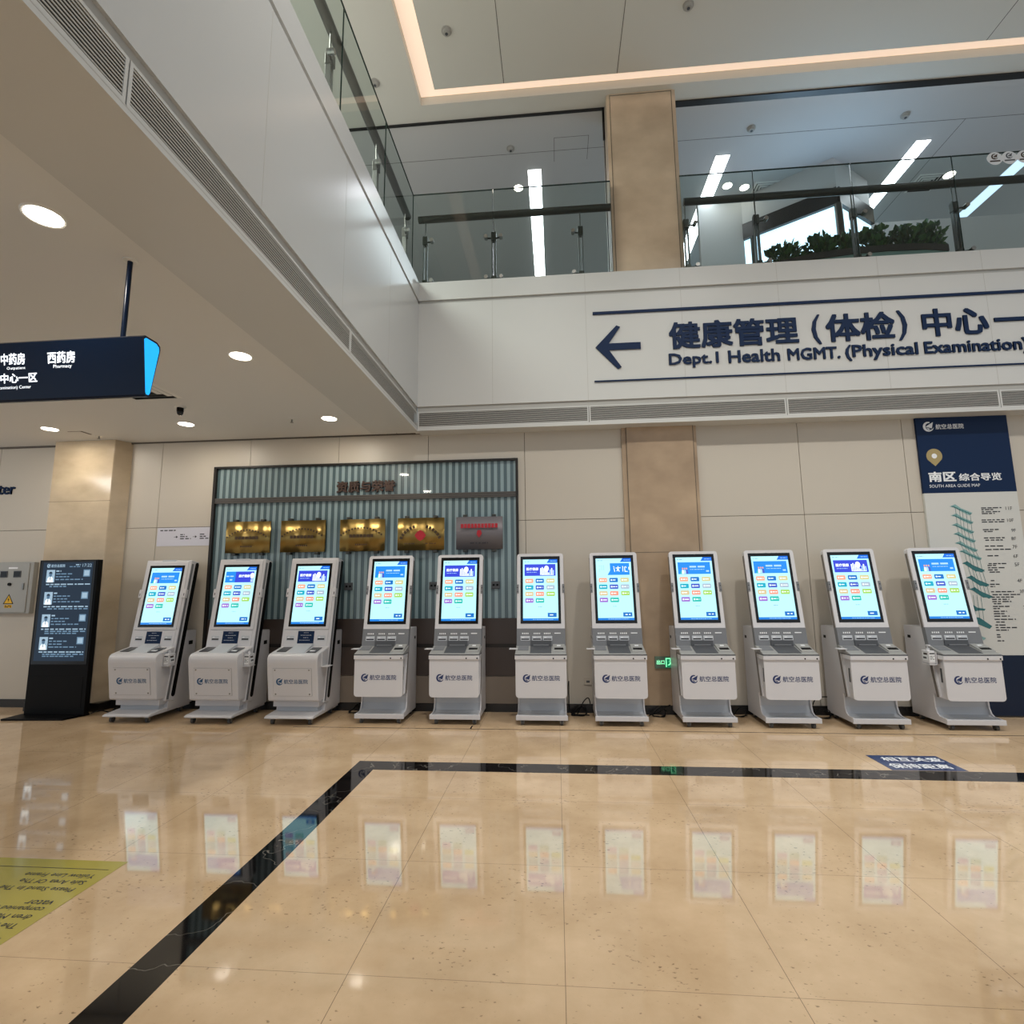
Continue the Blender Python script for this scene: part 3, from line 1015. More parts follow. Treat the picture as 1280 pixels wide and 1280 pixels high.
# plaques
def plaque(x0, x1, label, style):
    t = thing('award_plaque', label, 'plaque', ((x0 + x1) / 2, WY - 0.078, 2.12), 0, 'award plaques on the fluted glass')
    w, h = (x1 - x0) / 2, 0.2
    pm = M['slate'] if style == 'grey' else M['brass']
    b = B(pm)
    n = 40
    amp = 0.0004 if style == 'grey' else 0.009
    prev = None
    yy = lambda u: -amp * (math.sin(u * 6.0 + x0 * 3) + 0.3 * math.sin(u * 13 + x0)) - 0.012 * (1 - u * u)
    for i in range(n + 1):
        u = -1 + 2 * i / n
        y = yy(u)
        cur = [b.bm.verts.new((u * w, y, -h)), b.bm.verts.new((u * w, y, h)), b.bm.verts.new((u * w, 0.012, h)), b.bm.verts.new((u * w, 0.012, -h))]
        if prev:
            for k in range(4):
                f = b.bm.faces.new([prev[k], cur[k], cur[(k + 1) % 4], prev[(k + 1) % 4]])
                f.smooth = k == 0
        prev = cur
    b.obj('plate', t)
    p = B(M['brownprint'])
    yp = -0.031
    if style == 'gold':
        for i in range(15):
            a = math.radians(128 - i * 5.4)
            p.tf = Matrix.Translation((0.42 * math.cos(a), 0, 0.42 * math.sin(a) - 0.33)) @ Matrix.Rotation(-(a - math.pi / 2), 4, 'Y')
            p.rect(-0.010, 0.010, -0.011, 0.011, yp)
            p.tf = Matrix.Identity(4)
        for i in range(7):
            p.rect(-0.155 + i * 0.045, -0.118 + i * 0.045, -0.03, 0.008, yp)
        for i in range(6):
            p.rect(-0.075 + i * 0.026, -0.056 + i * 0.026, -0.13, -0.11, yp)
    elif style == 'gold_red':
        for sx in (-1, 1):
            for i in range(6):
                a = math.radians(90 + sx * (18 + i * 9))
                p.tf = Matrix.Translation((0.27 * math.cos(a), 0, 0.27 * math.sin(a) - 0.17)) @ Matrix.Rotation(-(a - math.pi / 2), 4, 'Y')
                p.rect(-0.014, 0.014, -0.018, 0.018, yp)
                p.tf = Matrix.Identity(4)
        p.obj('engraving', t)
        p = B(M['brownprint'])
        p.dashes(-0.2, -0.07, -0.12, 0.014, yp, M['brownprint']); p.dashes(0.06, 0.2, -0.12, 0.014, yp, M['brownprint'])
        pts = [(0.055 * math.cos(k * math.pi / 6) * (1 if k % 2 else 1.3) + 0.0, 0.055 * math.sin(k * math.pi / 6) * (1.2 if k % 2 else 1.0) - 0.02) for k in range(12)]
        B(M['red']).poly([(a, yp - 0.001, c) for a, c in pts], M['red']).obj('emblem', t, label='red emblem')
    else:
        for i in range(11):
            p.rect(-0.225 + i * 0.042, -0.192 + i * 0.042, 0.06, 0.112, yp, M['red'])
        B(M['red']).poly([(-0.03, yp, -0.02), (0.0, yp, -0.06), (0.035, yp, -0.01), (0.02, yp, 0.035), (-0.02, yp, 0.03)], M['red']).obj('emblem', t, label='red emblem')
        p.dashes(-0.11, 0.11, -0.125, 0.016, yp, M['ink'])
    p.obj('engraving', t)
    for sx in (-0.62, 0.62):
        for sz in (-1, 1):
            k = B(M['darksteel'])
            k.box(sx * w - 0.025, sx * w + 0.025, -0.004, 0.055, sz * h + (0 if sz > 0 else -0.03), sz * h + (0.03 if sz > 0 else 0), M['darksteel'], 0.004)
            k.obj('bracket', t)


plaque(-4.195, -3.61, 'curved gold plaque, leftmost on the fluted glass', 'gold')
plaque(-3.466, -2.885, 'curved gold plaque, second from the left on the fluted glass', 'gold')
plaque(-2.70, -2.12, 'curved gold plaque in the middle of the five on the fluted glass', 'gold')
plaque(-1.955, -1.37, 'gold plaque with red emblem, second from the right on the fluted glass', 'gold_red')
plaque(-1.22, -0.645, 'grey metal plaque with red lettering, rightmost on the fluted glass', 'grey')

for x, lb in ((-2.584, 'small grey wall socket on the fluted glass right of the third kiosk'),
              (-1.51, 'small grey wall socket on the fluted glass behind the fifth kiosk'),
              (-0.742, 'small grey wall socket on the fluted glass right of the fifth kiosk')):
    b = B(M['dgrey'], M['blk'])
    b.box(-0.052, 0.052, -0.03, -0.006, -0.045, 0.045, M['dgrey'], 0.004)
    for dx in (-0.022, 0.022):
        b.box(dx - 0.012, dx + 0.012, -0.0315, -0.03, -0.012, 0.012, M['blk'])
    tag(b.obj('wall_socket', loc=(x, WY - 0.006, 1.487)), lb, 'socket', 'sockets on the fluted glass')

# notice on the wall (its code square is left out)
t = thing('wall_notice', 'pale lavender notice strip on the beige wall left of the fluted glass', 'notice', (-4.82, WY - 0.003, 2.15))
B(M['paper']).box(-0.375, 0.372, 0, 0.002, -0.12, 0.12).obj('sheet', t)
b = B(M['ink'])
r = random.Random(3)
b.dashes(-0.335, -0.11, 0.085, 0.018, -0.001, M['ink'], r)
for ax in (-0.11, 0.15):
    b.poly([(ax + 0.0, -0.001, 0.015), (ax + 0.025, -0.001, -0.002), (ax, -0.001, -0.02)])
    b.rect(ax - 0.03, ax, -0.005, 0.0, -0.001)
for tx, ws in ((-0.055, (0.06, 0.10, 0.15)), (0.215, (0.06, 0.085, 0.12))):
    for i, w in enumerate(ws):
        b.dashes(tx, tx + w, 0.028 - i * 0.027, 0.017, -0.001, M['ink'], r)
b.obj('print', t)

# ------------------------------------------------------------------ electric cabinet
t = thing('electric_cabinet', 'grey metal electric cabinet with yellow warning triangle on the left wall', 'electric cabinet', (-7.12, WY, 1.52))
B(M['elec']).box(-0.42, 0.285, -0.06, 0, -0.34, 0.33, M['elec'], 0.006).obj('cabinet_case', t)
b = B(M['elec'])
b.box(-0.41, 0.235, -0.072, -0.055, -0.325, 0.315, M['elec'], 0.005)
dr = b.obj('door', t)
b = B(M['steel'])
b.box(0.165, 0.19, -0.085, -0.07, -0.03, 0.055, M['steel'], 0.004)
b.obj('handle', dr)
for x in (-0.115, 0.02 + 0.055):
    m_ = B(M['dgrey'], M['blkglass'])
    m_.box(x - 0.052, x + 0.052, -0.08, -0.07, 0.128, 0.214, M['dgrey'], 0.003)
    m_.box(x - 0.042, x + 0.042, -0.082, -0.079, 0.138, 0.204, M['blkglass'])
    m_.obj('meter', dr)
B(M['blk']).cyl((-0.015, -0.072, 0.04), (-0.015, -0.09, 0.04), 0.02, M['blk'], 16).obj('button', dr)
b = B(M['yellow'], M['blk'])
b.poly([(-0.085, -0.0725, -0.215), (0.065, -0.0725, -0.215), (-0.01, -0.0725, -0.085)], M['blk'])
b.poly([(-0.068, -0.0732, -0.206), (0.048, -0.0732, -0.206), (-0.01, -0.0732, -0.104)], M['yellow'])
b.poly([(-0.004, -0.074, -0.125), (-0.022, -0.074, -0.165), (-0.010, -0.074, -0.163), (-0.016, -0.074, -0.197), (0.006, -0.074, -0.155), (-0.006, -0.074, -0.157)], M['blk'])
b.rect(-0.062, 0.045, -0.265, -0.225, -0.0725, M['yellow'])
b.dashes(-0.055, 0.04, -0.237, 0.014, -0.073, M['blk'], random.Random(1)); b.dashes(-0.055, 0.04, -0.254, 0.014, -0.073, M['blk'], random.Random(2))
b.obj('warning_sticker', dr, label='yellow warning triangle with black lightning bolt')
b = B(M['wprint'])
b.rect(-0.06, 0.07, 0.24, 0.262, -0.0725)
b.obj('name_plate', dr)

# ------------------------------------------------------------------ digital totem
t = thing('digital_totem', 'tall black digital totem showing doctor portraits, beside the left pilaster', 'display totem', (-5.955, 5.97, 0))
B(M['blk']).box(-0.385, 0.385, 0.0, 0.07, 0.02, 1.845, M['blk'], 0.006).obj('totem_body', t)
b = B(M['blk'])
b.prism('z', [(-0.44, -0.21), (0.29, -0.17), (0.36, 0.11), (-0.44, 0.15)], 0.0, 0.022, M['blk'], 0.004)
b.obj('base_plate', t)
b = B(M['blk'], M['dgrey'])
b.box(-0.335, 0.335, -0.003, 0.001, 0.10, 0.46, M['blk'], 0.001)
b.obj('lower_hatch', t)
b = B(M['blkglass'])
b.box(-0.36, 0.36, -0.005, 0.001, 0.60, 1.835, M['blkglass'], 0.001)
sc = b.obj('screen', t)
b = B(*UI.values())
yb = -0.0056
b.rect(-0.328, 0.328, 0.64, 1.815, yb, UI['tot'])
y1 = yb - 0.0005
r = random.Random(11)
b.emblem(-0.255, 1.775, 0.024, y1, UI['totw'], None)
b.text('航空总医院', -0.222, -0.04, 1.756, 1.793, y1, UI['totw'], 0, 0.015)
b.text('17:22', 0.19, 0.31, 1.758, 1.796, y1, UI['totw'], 0, 0.0)
b.dashes(0.1, 0.165, 1.785, 0.016, y1, UI['totw'], r); b.dashes(0.02, 0.165, 1.762, 0.014, y1, UI['toth'], r)
for i in range(4):
    zt = 1.725 - i * 0.268
    # portrait of a person in a white coat
    b.rect(-0.275, -0.165, zt - 0.15, zt, y1, UI['totw'])
    b.poly([(-0.262, y1 - 0.0004, zt - 0.15), (-0.178, y1 - 0.0004, zt - 0.15), (-0.186, y1 - 0.0004, zt - 0.10), (-0.206, y1 - 0.0004, zt - 0.085), (-0.234, y1 - 0.0004, zt - 0.085), (-0.254, y1 - 0.0004, zt - 0.10)], UI['white'])
    b.poly([(-0.22 + 0.021 * math.cos(k * math.pi / 6), y1 - 0.0008, zt - 0.055 + 0.028 * math.sin(k * math.pi / 6)) for k in range(12)], UI['totg'])
    b.poly([(-0.22 + 0.024 * math.cos(k * math.pi / 7), y1 - 0.0012, zt - 0.045 + 0.024 * math.sin(k * math.pi / 7)) for k in range(8)], UI['tot'])
    b.rect(-0.225, -0.215, zt - 0.12, zt - 0.085, y1 - 0.0008, UI['totg'])
    b.rect(0.21, 0.298, zt - 0.085, zt, y1, UI['toth'])
    b.rect(0.222, 0.286, zt - 0.073, zt - 0.012, y1 - 0.0004, UI['totw'])
    b.dashes(-0.15, -0.085, zt - 0.015, 0.022, y1, UI['totw'], r)
    for k, (wd) in enumerate((0.05, 0.0, 0.18)):
        b.dashes(-0.15, 0.03 + wd, zt - 0.05 - k * 0.034, 0.017, y1, UI['toth'], r)
    b.dashes(-0.27, 0.31, zt - 0.176, 0.019, y1, UI['totw'], r)
    b.dashes(-0.22, 0.31 if i in (1, 2, 3) else 0.0, zt - 0.202, 0.019, y1, UI['toth'], r)
    if i in (2, 3):
        b.dashes(-0.22, 0.2, zt - 0.226, 0.017, y1, UI['toth'], r)
b.obj('display', sc)

# ------------------------------------------------------------------ kiosk displays
DW, DH = 0.398, 0.70


def ui_mesh(variant, seed, flow=0):
    """a lit kiosk menu: header, banner, eleven buttons, footer; u, v run 0..1 from the top left"""
    b = B(*UI.values())
    r = random.Random(seed)
    X = lambda u: (u - 0.5) * DW
    Z = lambda v: (1 - v) * DH

    def q(u0, u1, v0, v1, c, lay):
        b.rect(X(u0), X(u1), Z(v1), Z(v0), -0.0004 * lay, UI[c])

    def pg(pts, c, lay):
        b.poly([(X(u), -0.0004 * lay, Z(v)) for u, v in pts], UI[c])
    q(0, 1, 0, 1, 'bg', 0)
    pg([(0.76, 0), (1, 0), (1, 0.06), (0.69, 0.06)], 'blue', 1)
    b.dashes(X(0.80), X(0.97), Z(0.03), 0.007, -0.0008, UI['pale'], r)
    b.dashes(X(0.04), X(0.22), Z(0.035), 0.009, -0.0008, UI['dash'], r)
    u0, u1, v0, v1 = 0.045, 0.945, 0.08, 0.275

    def person_pair(ux):
        for du, c in ((0.0, 'white'), (0.055, 'pale'), (0.11, 'violet')):
            pg([(ux + du - 0.03, v1 - 0.004), (ux + du + 0.035, v1 - 0.004), (ux + du + 0.03, v1 - 0.065), (ux + du - 0.02, v1 - 0.07)], c, 3)
            pg([(ux + du + 0.02 * math.cos(k * math.pi / 4), v1 - 0.09 + 0.016 * math.sin(k * math.pi / 4)) for k in range(8)], 'salmon', 3)
        pg([(ux - 0.08, v1 - 0.004), (ux - 0.03, v1 - 0.004), (ux - 0.05, v1 - 0.06)], 'green', 3)

    def town(ux, w):
        for k in range(9):
            a = ux + w * k / 9
            h = r.uniform(0.03, 0.13)
            q(a, a + w / 12, v1 - 0.015 - h, v1 - 0.015, r.choice(['white', 'pale', 'white', 'bg']), 3)
        pg([(ux + w * 0.45 + 0.07 * math.cos(k * math.pi / 5), v0 + 0.075 + 0.05 * math.sin(k * math.pi / 5)) for k in range(10)], 'white', 3)
        q(ux + w * 0.1, ux + w * 0.95, v1 - 0.02, v1 - 0.013, 'white', 4)
    if variant == 'hello':
        q(u0, u1, v0, v1, 'blue2', 1)
        person_pair(u0 + 0.13)
        b.dashes(X(0.37), X(0.84), Z(0.155), 0.026, -0.0012, UI['pale'], r)
        b.dashes(X(0.38), X(0.78), Z(0.20), 0.008, -0.0012, UI['pale'], r)
        q(0.82, 0.90, 0.215, 0.24, 'pale', 2)
    elif variant == 'health':
        q(u0, u1, v0, v1, 'indigo', 1)
        b.text('医疗健康', X(0.10), X(0.45), Z(0.185), Z(0.135), -0.0012, UI['white'], 0, 0.03)
        b.dashes(X(0.11), X(0.40), Z(0.215), 0.007, -0.0012, UI['pale'], r)
        town(0.50, 0.41)
    elif variant == 'slide':
        q(u0, 0.36, v0, v1, 'blue2', 1)
        q(0.36, u1, v0, v1, 'indigo', 1)
        b.dashes(X(0.07), X(0.30), Z(0.165), 0.018, -0.0012, UI['pale'], r)
        q(0.19, 0.27, 0.215, 0.24, 'pale', 2)
        b.text('医疗健康', X(0.47), X(0.82), Z(0.185), Z(0.135), -0.0012, UI['white'], 0, 0.03)
        town(0.86, 0.08)
    else:
        q(u0, u1, v0, v1, 'bg', 1)
        pg([(0.40, v0), (u1, v0), (u1, v1), (0.32, v1), (0.40, v1 - 0.075)], 'blue2', 2)
        for k in range(3):
            for j in range(4):
                if r.random() < 0.8:
                    q(0.09 + k * 0.06, 0.11 + k * 0.06, 0.12 + j * 0.028, 0.132 + j * 0.028, 'dash', 3)
        # large white strokes sliding in
        for pts in ([(0.50, 0.13), (0.53, 0.145), (0.52, 0.155), (0.49, 0.14)], [(0.50, 0.16), (0.52, 0.155), (0.54, 0.22), (0.52, 0.225)],
                    [(0.56, 0.155), (0.70, 0.15), (0.70, 0.163), (0.56, 0.168)], [(0.62, 0.13), (0.64, 0.13), (0.64, 0.17), (0.67, 0.22), (0.64, 0.22), (0.61, 0.18)],
                    [(0.58, 0.21), (0.61, 0.17), (0.62, 0.185), (0.60, 0.22)], [(0.75, 0.13), (0.77, 0.13), (0.77, 0.22), (0.75, 0.22)],
                    [(0.80, 0.14), (0.82, 0.14), (0.83, 0.21), (0.90, 0.215), (0.90, 0.225), (0.81, 0.225)], [(0.84, 0.13), (0.87, 0.15), (0.86, 0.165), (0.83, 0.145)],
                    [(0.92, 0.15), (u1, 0.14), (u1, 0.19), (0.925, 0.195)]):
            pg(pts, 'white', 4)
    cols = [(0.065, 0.30), (0.365, 0.605), (0.675, 0.915)]
    rows = [(0.322, 0.393), (0.43, 0.503), (0.537, 0.609), (0.642, 0.716)]
    cc = [['salmon', 'azure', 'khaki'], ['cyan', 'violet', 'greyb'], ['tan', 'coral', 'lime'], ['purple', 'green']]
    for j, rw in enumerate(cc):
        for i, c in enumerate(rw):
            a, e = cols[i]
            f, h = rows[j]
            k = 0.012
            pg([(a + k, f), (e - k, f), (e, f + 0.01), (e, h - 0.01), (e - k, h), (a + k, h), (a, h - 0.01), (a, f + 0.01)], c, 1)
            q(a + 0.035, a + 0.075, f + 0.024, h - 0.024, 'white', 2)
            b.dashes(X(a + 0.09), X(e - 0.03), Z((f + h) / 2), 0.013, -0.0008, UI['white'], r)
    b.dashes(X(0.43), X(0.55), Z(0.782), 0.007, -0.0008, UI['dash'], r)
    pg([(0.70, 0.878), (0.95, 0.878), (0.95, 0.945), (0.70, 0.945)], 'azure', 1)
    b.dashes(X(0.76), X(0.90), Z(0.912), 0.014, -0.0008, UI['white'], r)
    q(0, 1, 0.965, 1, 'foot', 1)
    b.dashes(X(0.28), X(0.85), Z(0.983), 0.006, -0.0008, UI['pale'], r)
    return b.mesh('display')


UIM = {v: ui_mesh(v, i + 5) for i, v in enumerate(('hello', 'health', 'slide', 'menu'))}
LEAN = math.atan(0.172)


def caster(parent, x, y, r=0.028):
    c = B(M['steel'])
    c.box(x - 0.03, x + 0.03, y - 0.03, y + 0.03, 2 * r - 0.004, 2 * r + 0.004, M['steel'])
    c.cyl((x - 0.020, y, r), (x + 0.020, y, r), r * 0.55, M['steel'], 14)
    for s in (-1, 1):
        c.box(x + s * 0.017 - 0.002, x + s * 0.017 + 0.002, y - 0.014, y + 0.014, r * 0.7, 2 * r + 0.004, M['steel'])
    co = c.obj('caster', parent)
    w = B(M['rubber'])
    w.cyl((x - 0.014, y, r), (x + 0.014, y, r), r, M['rubber'], 18)
    w.obj('wheel', co)


def slot_unit(parent, x, z, w, h, tf, name='card_slot', m='grey', led=True):
    s = B(M['silver'], M['blk'], M['wprint'])
    s.tf = tf
    s.box(x - w / 2, x + w / 2, -0.008, 0.002, z - h / 2, z + h / 2, None, 0.003)
    s.box(x - w * 0.42, x + w * 0.42, -0.0088, -0.004, z - h * 0.30, z - h * 0.06, M['blk'])
    s.box(x - w * 0.35, x - w * 0.1, -0.0086, -0.007, z + h * 0.12, z + h * 0.26, M['wprint'])
    s.obj(name, parent)


def logo(parent, x0, z, y, scale, m, tf=None):
    b = B(m)
    if tf:
        b.tf = tf
    b.emblem(x0 + 0.042 * scale, z, 0.042 * scale, y, m, None)
    b.text('航空总医院', x0 + 0.098 * scale, x0 + 0.395 * scale, z - 0.025 * scale, z + 0.031 * scale, y, m, 0, 0.012)
    b.obj('logo', parent, label='blue ring emblem and hospital lettering')


# ---- kiosk with the grey control panel -------------------------------------------------
def make_grey_kiosk():
    t = thing('self_service_kiosk', 'kiosk', 'kiosk', (0, 0, 0), 0, 'kiosks with grey control panels')
    w = 0.265
    b = B(M['white2'])
    foot = [(0.0, 0.058), (0.0, 0.104), (0.012, 0.108), (0.11, 0.112), (0.145, 0.135), (0.166, 0.19), (0.172, 0.33), (0.53, 0.33), (0.53, 0.058)]
    b.prism('x', foot, -w, -w + 0.014); b.prism('x', foot, w - 0.014, w)
    inner = [(0.002, 0.06), (0.002, 0.100), (0.12, 0.104), (0.165, 0.12), (0.19, 0.19), (0.195, 0.32), (0.52, 0.32), (0.52, 0.06)]
    b.prism('x', inner, -w + 0.014, w - 0.014, M['silver'])
    b.box(-w - 0.012, w + 0.012, -0.006, 0.014, 0.056, 0.106, M['white2'], 0.004)
    b.obj('foot', t)
    b = B(M['white2'], M['blk'])
    b.prism('x', [(0.10, 0.33), (0.53, 0.33), (0.53, 0.985), (0.515, 1.0), (0.24, 1.0)], -w, w)
    for s in (-1, 1):
        b.box(s * w - 0.002, s * w + 0.002, 0.43, 0.478, 0.865, 0.895, M['blk'])
    b.obj('rear_cabinet', t)
    tf = Matrix.Translation((0, 0.06, 0.3)) @ Matrix.Rotation(-LEAN, 4, 'X')
    cs = math.cos(LEAN)
    wz = lambda z: (z - 0.3) / cs
    b = B(M['white'])
    b.tf = tf
    top = wz(1.845)
    hw = 0.268
    rc = 0.03
    pts = [(-hw, wz(0.31)), (hw, wz(0.31)), (hw, top - rc)] + [(hw - rc + rc * math.cos(a), top - rc + rc * math.sin(a)) for a in (0.4, 0.8, 1.2)] + [(hw - rc, top)]
    pts += [(-hw + rc, top)] + [(-hw + rc - rc * math.sin(a), top - rc + rc * math.cos(a)) for a in (0.4, 0.8, 1.2)] + [(-hw, top - rc)]
    b.prism('y', pts, 0.0, 0.062, M['white'])
    hd = b.obj('head_panel', t)
    for s in (-1, 1):
        k = B(M['strip'])
        k.tf = tf
        xx = s * (hw + 0.0008)
        k.box(xx - 0.002, xx + 0.002, 0.018, 0.050, wz(0.31), wz(1.79), M['strip'])
        k.obj('side_strip', hd, label='brown grey side strip')
    b = B(M['blkglass'])
    b.tf = tf
    b.box(-0.228, 0.228, -0.003, 0.002, wz(1.052), wz(1.812), M['blkglass'], 0.001)
    sc = b.obj('screen', t)
    d = bpy.data.objects.new('display', UIM['hello'])
    COL.objects.link(d)
    d.parent = sc
    d.matrix_local = tf @ Matrix.Translation((0, -0.0034, wz(1.052) + 0.034))
    for s in (-1, 1):
        k = B(M['grey'], M['blk'])
        k.tf = tf
        k.box(s * 0.262 - 0.013, s * 0.262 + 0.013, -0.008, 0.03, wz(1.39), wz(1.49), M['grey'], 0.003)
        k.cyl((s * 0.262, -0.0085, wz(1.455)), (s * 0.262, -0.007, wz(1.455)), 0.006, M['blk'], 10)
        k.cyl((s * 0.262, -0.0085, wz(1.41)), (s * 0.262, -0.007, wz(1.41)), 0.005, M['blk'], 10)
        k.obj('camera_module', t)
    b = B(M['grey'], M['wprint'])
    b.tf = tf
    b.box(-hw - 0.003, hw + 0.003, -0.004, 0.05, wz(0.80), wz(1.0), M['grey'], 0.003)
    r = random.Random(4)
    for x0, x1 in ((-0.215, -0.135), (-0.085, -0.005), (0.03, 0.11)):
        n = 4
        for i in range(n):
            xx = x0 + (x1 - x0) * (i + 0.5) / n
            b.rect(xx - 0.006, xx + 0.006, wz(0.938), wz(0.953), -0.0046, M['wprint'])
    b.rect(0.15, 0.22, wz(0.943), wz(0.953), -0.0046, M['wprint'])
    cp = b.obj('control_panel', t)
    slot_unit(cp, -0.176, wz(0.893), 0.104, 0.05, tf)
    slot_unit(cp, -0.046, wz(0.893), 0.104, 0.05, tf)
    slot_unit(cp, 0.074, wz(0.893), 0.104, 0.05, tf)
    # desk
    b = B(M['desk'], M['dgrey'])
    b.prism('x', [(-0.06, 0.743), (-0.06, 0.752), (0.175, 0.822), (0.19, 0.80), (0.15, 0.74)], -0.275, 0.275, M['desk'], 0.004)
    b.box(-0.278, 0.278, -0.063, 0.13, 0.738, 0.746, M['dgrey'])
    dk = b.obj('desk', t)
    stf = Matrix.Translation((0, -0.06, 0.752)) @ Matrix.Rotation(math.atan2(0.07, 0.235), 4, 'X')
    b = B(M['dgrey'], M['grey'])
    b.tf = stf
    b.box(-0.115, 0.115, 0.02, 0.235, -0.002, 0.0025, M['dgrey'])
    b.prism('x', [(0.20, 0.0), (0.225, 0.0), (0.235, 0.055), (0.225, 0.055)], -0.115, 0.115, M['dgrey'])
    b.box(-0.085, 0.085, 0.185, 0.20, 0.0, 0.022, M['grey'])
    b.obj('receipt_tray', dk)
    b = B(M['grey'], M['desk'])
    b.tf = stf
    b.box(-0.25, -0.135, 0.09, 0.20, 0.0, 0.004, M['grey'], 0.002)
    b.obj('scanner_pad', dk)
    b = B(M['desk'], M['blk'], M['wprint'])
    b.tf = stf
    b.prism('x', [(0.05, 0.0), (0.06, 0.012), (0.22, 0.02), (0.23, 0.0)], 0.13, 0.262, M['desk'], 0.003)
    b.box(0.148, 0.244, 0.085, 0.125, 0.0135, 0.0175, M['blk'])
    b.box(0.175, 0.215, 0.165, 0.19, 0.018, 0.021, M['wprint'])
    b.obj('card_reader', dk)
    # front box
    b = B(M['white'], M['blk'])
    rc = 0.035
    x = 0.272
    pr = [(-x, 0.735), (-x, 0.295 + rc)] + [(-x + rc - rc * math.cos(a), 0.295 + rc - rc * math.sin(a)) for a in (0.4, 0.8, 1.2)] + [(-x + rc, 0.295), (x - rc, 0.295)]
    pr += [(x - rc + rc * math.sin(a), 0.295 + rc - rc * math.cos(a)) for a in (0.4, 0.8, 1.2)] + [(x, 0.295 + rc), (x, 0.735)]
    b.prism('y', pr, -0.048, -0.036, M['white'])
    b.prism('x', [(-0.036, 0.30), (-0.036, 0.735), (0.14, 0.735), (0.075, 0.30)], -0.25, 0.25, M['white2'])
    b.box(-0.278, 0.278, -0.062, 0.10, 0.692, 0.737, M['white'], 0.004)
    for px in (0.135, 0.253):
        b.cyl((px, -0.0635, 0.706), (px, -0.061, 0.706), 0.008, M['blk'], 12)
    b.box(-0.2515, -0.249, 0.025, 0.05, 0.46, 0.60, M['dgrey']); b.box(0.249, 0.2515, 0.025, 0.05, 0.46, 0.60, M['dgrey'])
    fb = b.obj('front_box', t)
    logo(fb, -0.195, 0.497, -0.0487, 1.0, M['logo'])
    for cx in (-0.21, 0.21):
        caster(t, cx, 0.045); caster(t, cx, 0.47)
    b = B(M['white'])
    b.box(-0.345, -0.255, 0.02, 0.10, 0.787, 0.797, M['white'], 0.003)
    b.box(-0.27, -0.255, 0.03, 0.09, 0.70, 0.79, M['white'], 0.003)
    b.obj('bottle_bracket', t)
    return t


